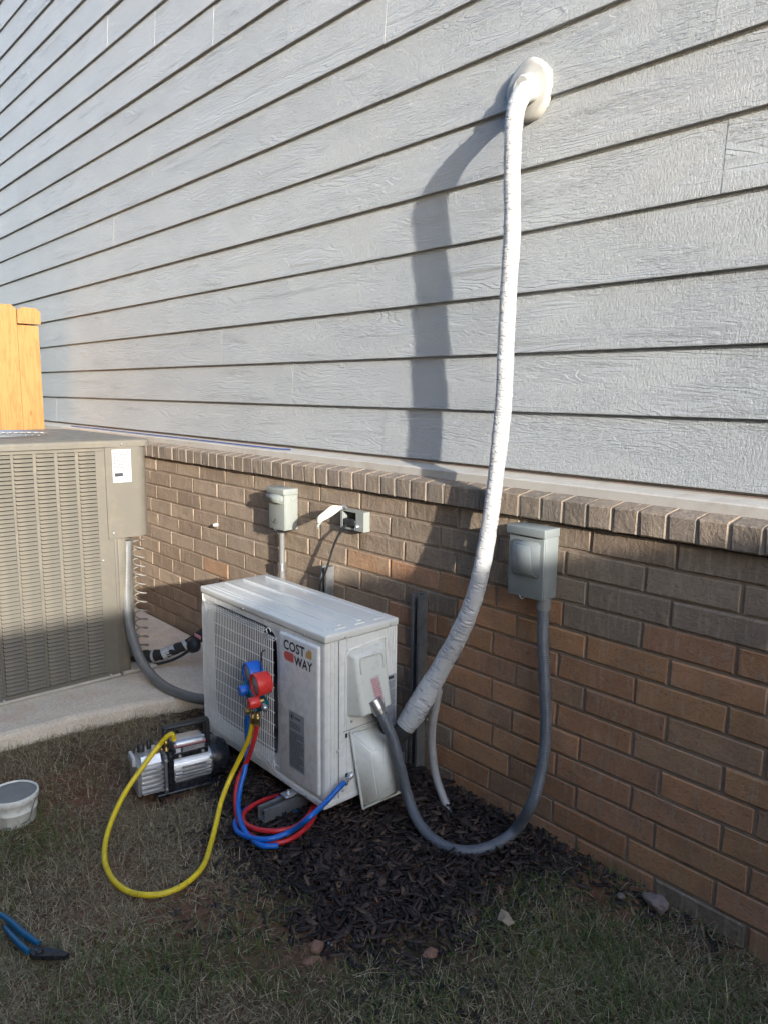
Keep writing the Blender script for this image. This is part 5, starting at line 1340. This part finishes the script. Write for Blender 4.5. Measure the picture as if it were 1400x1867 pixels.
ux = np.stack([np.cos(yaw) * np.cos(pit), np.sin(yaw) * np.cos(pit), np.sin(pit)], 1)
uy = np.stack([-np.sin(yaw), np.cos(yaw), np.zeros(n)], 1); uz = np.cross(ux, uy)
uy2 = uy * np.cos(rol)[:, None] + uz * np.sin(rol)[:, None]; uz2 = np.cross(ux, uy2)
cn = np.array([(-1, -.6, 0), (-.2, -1, 0), (1, -.35, 0), (.85, .5, 0), (-.1, 1, 0), (-.8, .45, 0)])
Vt = []
for sgn in (0.5, -0.5):
    for a, b, _ in cn:
        ja = a * rng.uniform(0.75, 1.1, n); jb_ = b * rng.uniform(0.6, 1.1, n)
        Vt.append(np.stack([x, y, z], 1) + ux * (ja * L_)[:, None] + uy2 * (jb_ * W_)[:, None] + uz2 * (sgn * T_)[:, None])
V_ = np.stack(Vt, 1).reshape(-1, 3); b = (np.arange(n) * 12)[:, None]
F4 = np.concatenate([b + np.array(q) for q in ([0, 1, 2, 3], [3, 4, 5, 0], [9, 8, 7, 6], [6, 11, 10, 9], [0, 6, 7, 1], [1, 7, 8, 2], [2, 8, 9, 3], [3, 9, 10, 4], [4, 10, 11, 5], [5, 11, 6, 0])])
o = np_mesh('bark_mulch', V_, F4, MT['mulch']); o['label'] = 'dark shredded bark mulch spread below and in front of the white unit'; o['category'] = 'mulch'

def blades(name, n, lenr, wid, lean, mat, label, green):
    x = rng.uniform(-2.3, 0.75, n); y = rng.uniform(-1.95, -0.004, n)
    p = np.ones(n)
    sd = sdist(x, y, MUL)
    f = field(x, y, 2.6, 1) + 0.6 * field(x, y, 7, 2)
    near_wall = np.exp(-((y / 0.07) ** 2))
    f2 = field(x, y, 9, 0)
    out = 1 / (1 + np.exp((sd + 0.03 + 0.045 * f2) / 0.04)) * (1 - 0.55 * np.exp(-((y + 0.03) / 0.08) ** 2))
    if green: p = np.clip(0.12 + 0.45 * (f + 0.1) + 0.5 * np.exp(-(((x + 0.95) / 0.35) ** 2 + ((y + 1.35) / 0.3) ** 2)) + 0.7 * np.exp(-(((x - 0.25) / 0.22) ** 2 + ((y + 0.25) / 0.22) ** 2)), 0, 1) * out * np.where(x < -1.5, 0.5, 1)
    else: p = np.clip(0.75 - 0.22 * f, 0.25, 1) * (out * 0.98 + 0.022)
    if name == 'stray_straw': p = np.full(n, 1.0)
    # bare red soil patches
    for (cx, cy, r0, r1) in ((-0.11, -0.62, 0.17, 0.13), (-0.62, -1.0, 0.16, 0.12), (0.18, -0.75, 0.12, 0.10), (-1.60, -0.88, 0.20, 0.16), (-0.45, -0.07, 0.22, 0.06), (0.02, -0.12, 0.20, 0.10), (-1.35, -1.02, 0.10, 0.07)):
        q = ((x - cx) / r0) ** 2 + ((y - cy) / r1) ** 2; p = p * (1 - 0.8 * np.exp(-q))
    keep = (rng.random(n) < p) & (sdist(x, y, PAD) < -0.004)
    keep &= ((x - bc[0]) ** 2 + (y - bc[1]) ** 2) > 0.062 ** 2
    keep &= ~((x > -1.36) & (x < -1.15) & (y > -0.89) & (y < -0.58))
    x, y = x[keep], y[keep]; n = len(x)
    L_ = rng.uniform(lenr[0], lenr[1], n) * rng.uniform(0.6, 1.2, n); az = rng.uniform(0, 2 * PI, n) + 0.8 * field(x, y, 5, 1)
    ln = np.clip(rng.normal(lean[0], lean[1], n), 0.05, 1.52); bend = rng.normal(0.45, 0.3, n); w = rng.uniform(wid[0], wid[1], n)
    d = np.stack([np.cos(az), np.sin(az)], 1); sdv = np.stack([-np.sin(az), np.cos(az), np.zeros(n)], 1)
    # side rotation so blades lying flat still show a face
    z0 = gzv(x, y) - 0.003 + np.where(rng.random(n) < 0.5, rng.uniform(0, 0.012, n), 0)
    pts = []; cur = np.stack([x, y, z0], 1); ang = ln
    for s_ in range(4):
        pts.append(cur.copy())
        st = (L_ / 3)[:, None] * np.concatenate([d * np.sin(ang)[:, None], np.cos(ang)[:, None]], 1)
        cur = cur + st; ang = np.clip(ang + bend * 0.55, 0, 1.75)
    for q in pts[1:]: q[:, 2] = np.maximum(q[:, 2], gzv(q[:, 0], q[:, 1]) + 0.001)
    Vv = []
    for s_, q in enumerate(pts[:3]):
        ww = (w * (1 - 0.28 * s_) / 2)[:, None]; Vv += [q - sdv * ww, q + sdv * ww]
    Vv.append(pts[3]); Vv.append(pts[3] + sdv * 0.0002)
    V_ = np.stack(Vv, 1).reshape(-1, 3); b = (np.arange(n) * 8)[:, None]
    F4 = np.concatenate([b + np.array(q) for q in ([0, 1, 3, 2], [2, 3, 5, 4], [4, 5, 7, 6])])
    o = np_mesh(name, V_, F4, mat); o['label'] = label; o['category'] = 'grass'
    return o
blades('dry_grass', 190000, (0.014, 0.062), (0.0010, 0.0024), (1.0, 0.42), MT['drygrass'], 'dry straw-coloured dormant grass of the lawn', False)
blades('green_grass', 130000, (0.018, 0.052), (0.0013, 0.0028), (0.7, 0.35), MT['greengrass'], 'green patches of living grass in the dormant lawn', True)
blades('matted_thatch', 120000, (0.010, 0.035), (0.0012, 0.0034), (1.42, 0.14), MT['drygrass'], 'flat matted thatch lying between the standing grass blades', False)
blades('stray_straw', 520, (0.05, 0.11), (0.0011, 0.0021), (1.36, 0.14), simple('pale_straw', (0.46, 0.38, 0.26), 0.7, 0, 0.2, 30), 'a few long pale straws strewn over the grass and mulch', False)
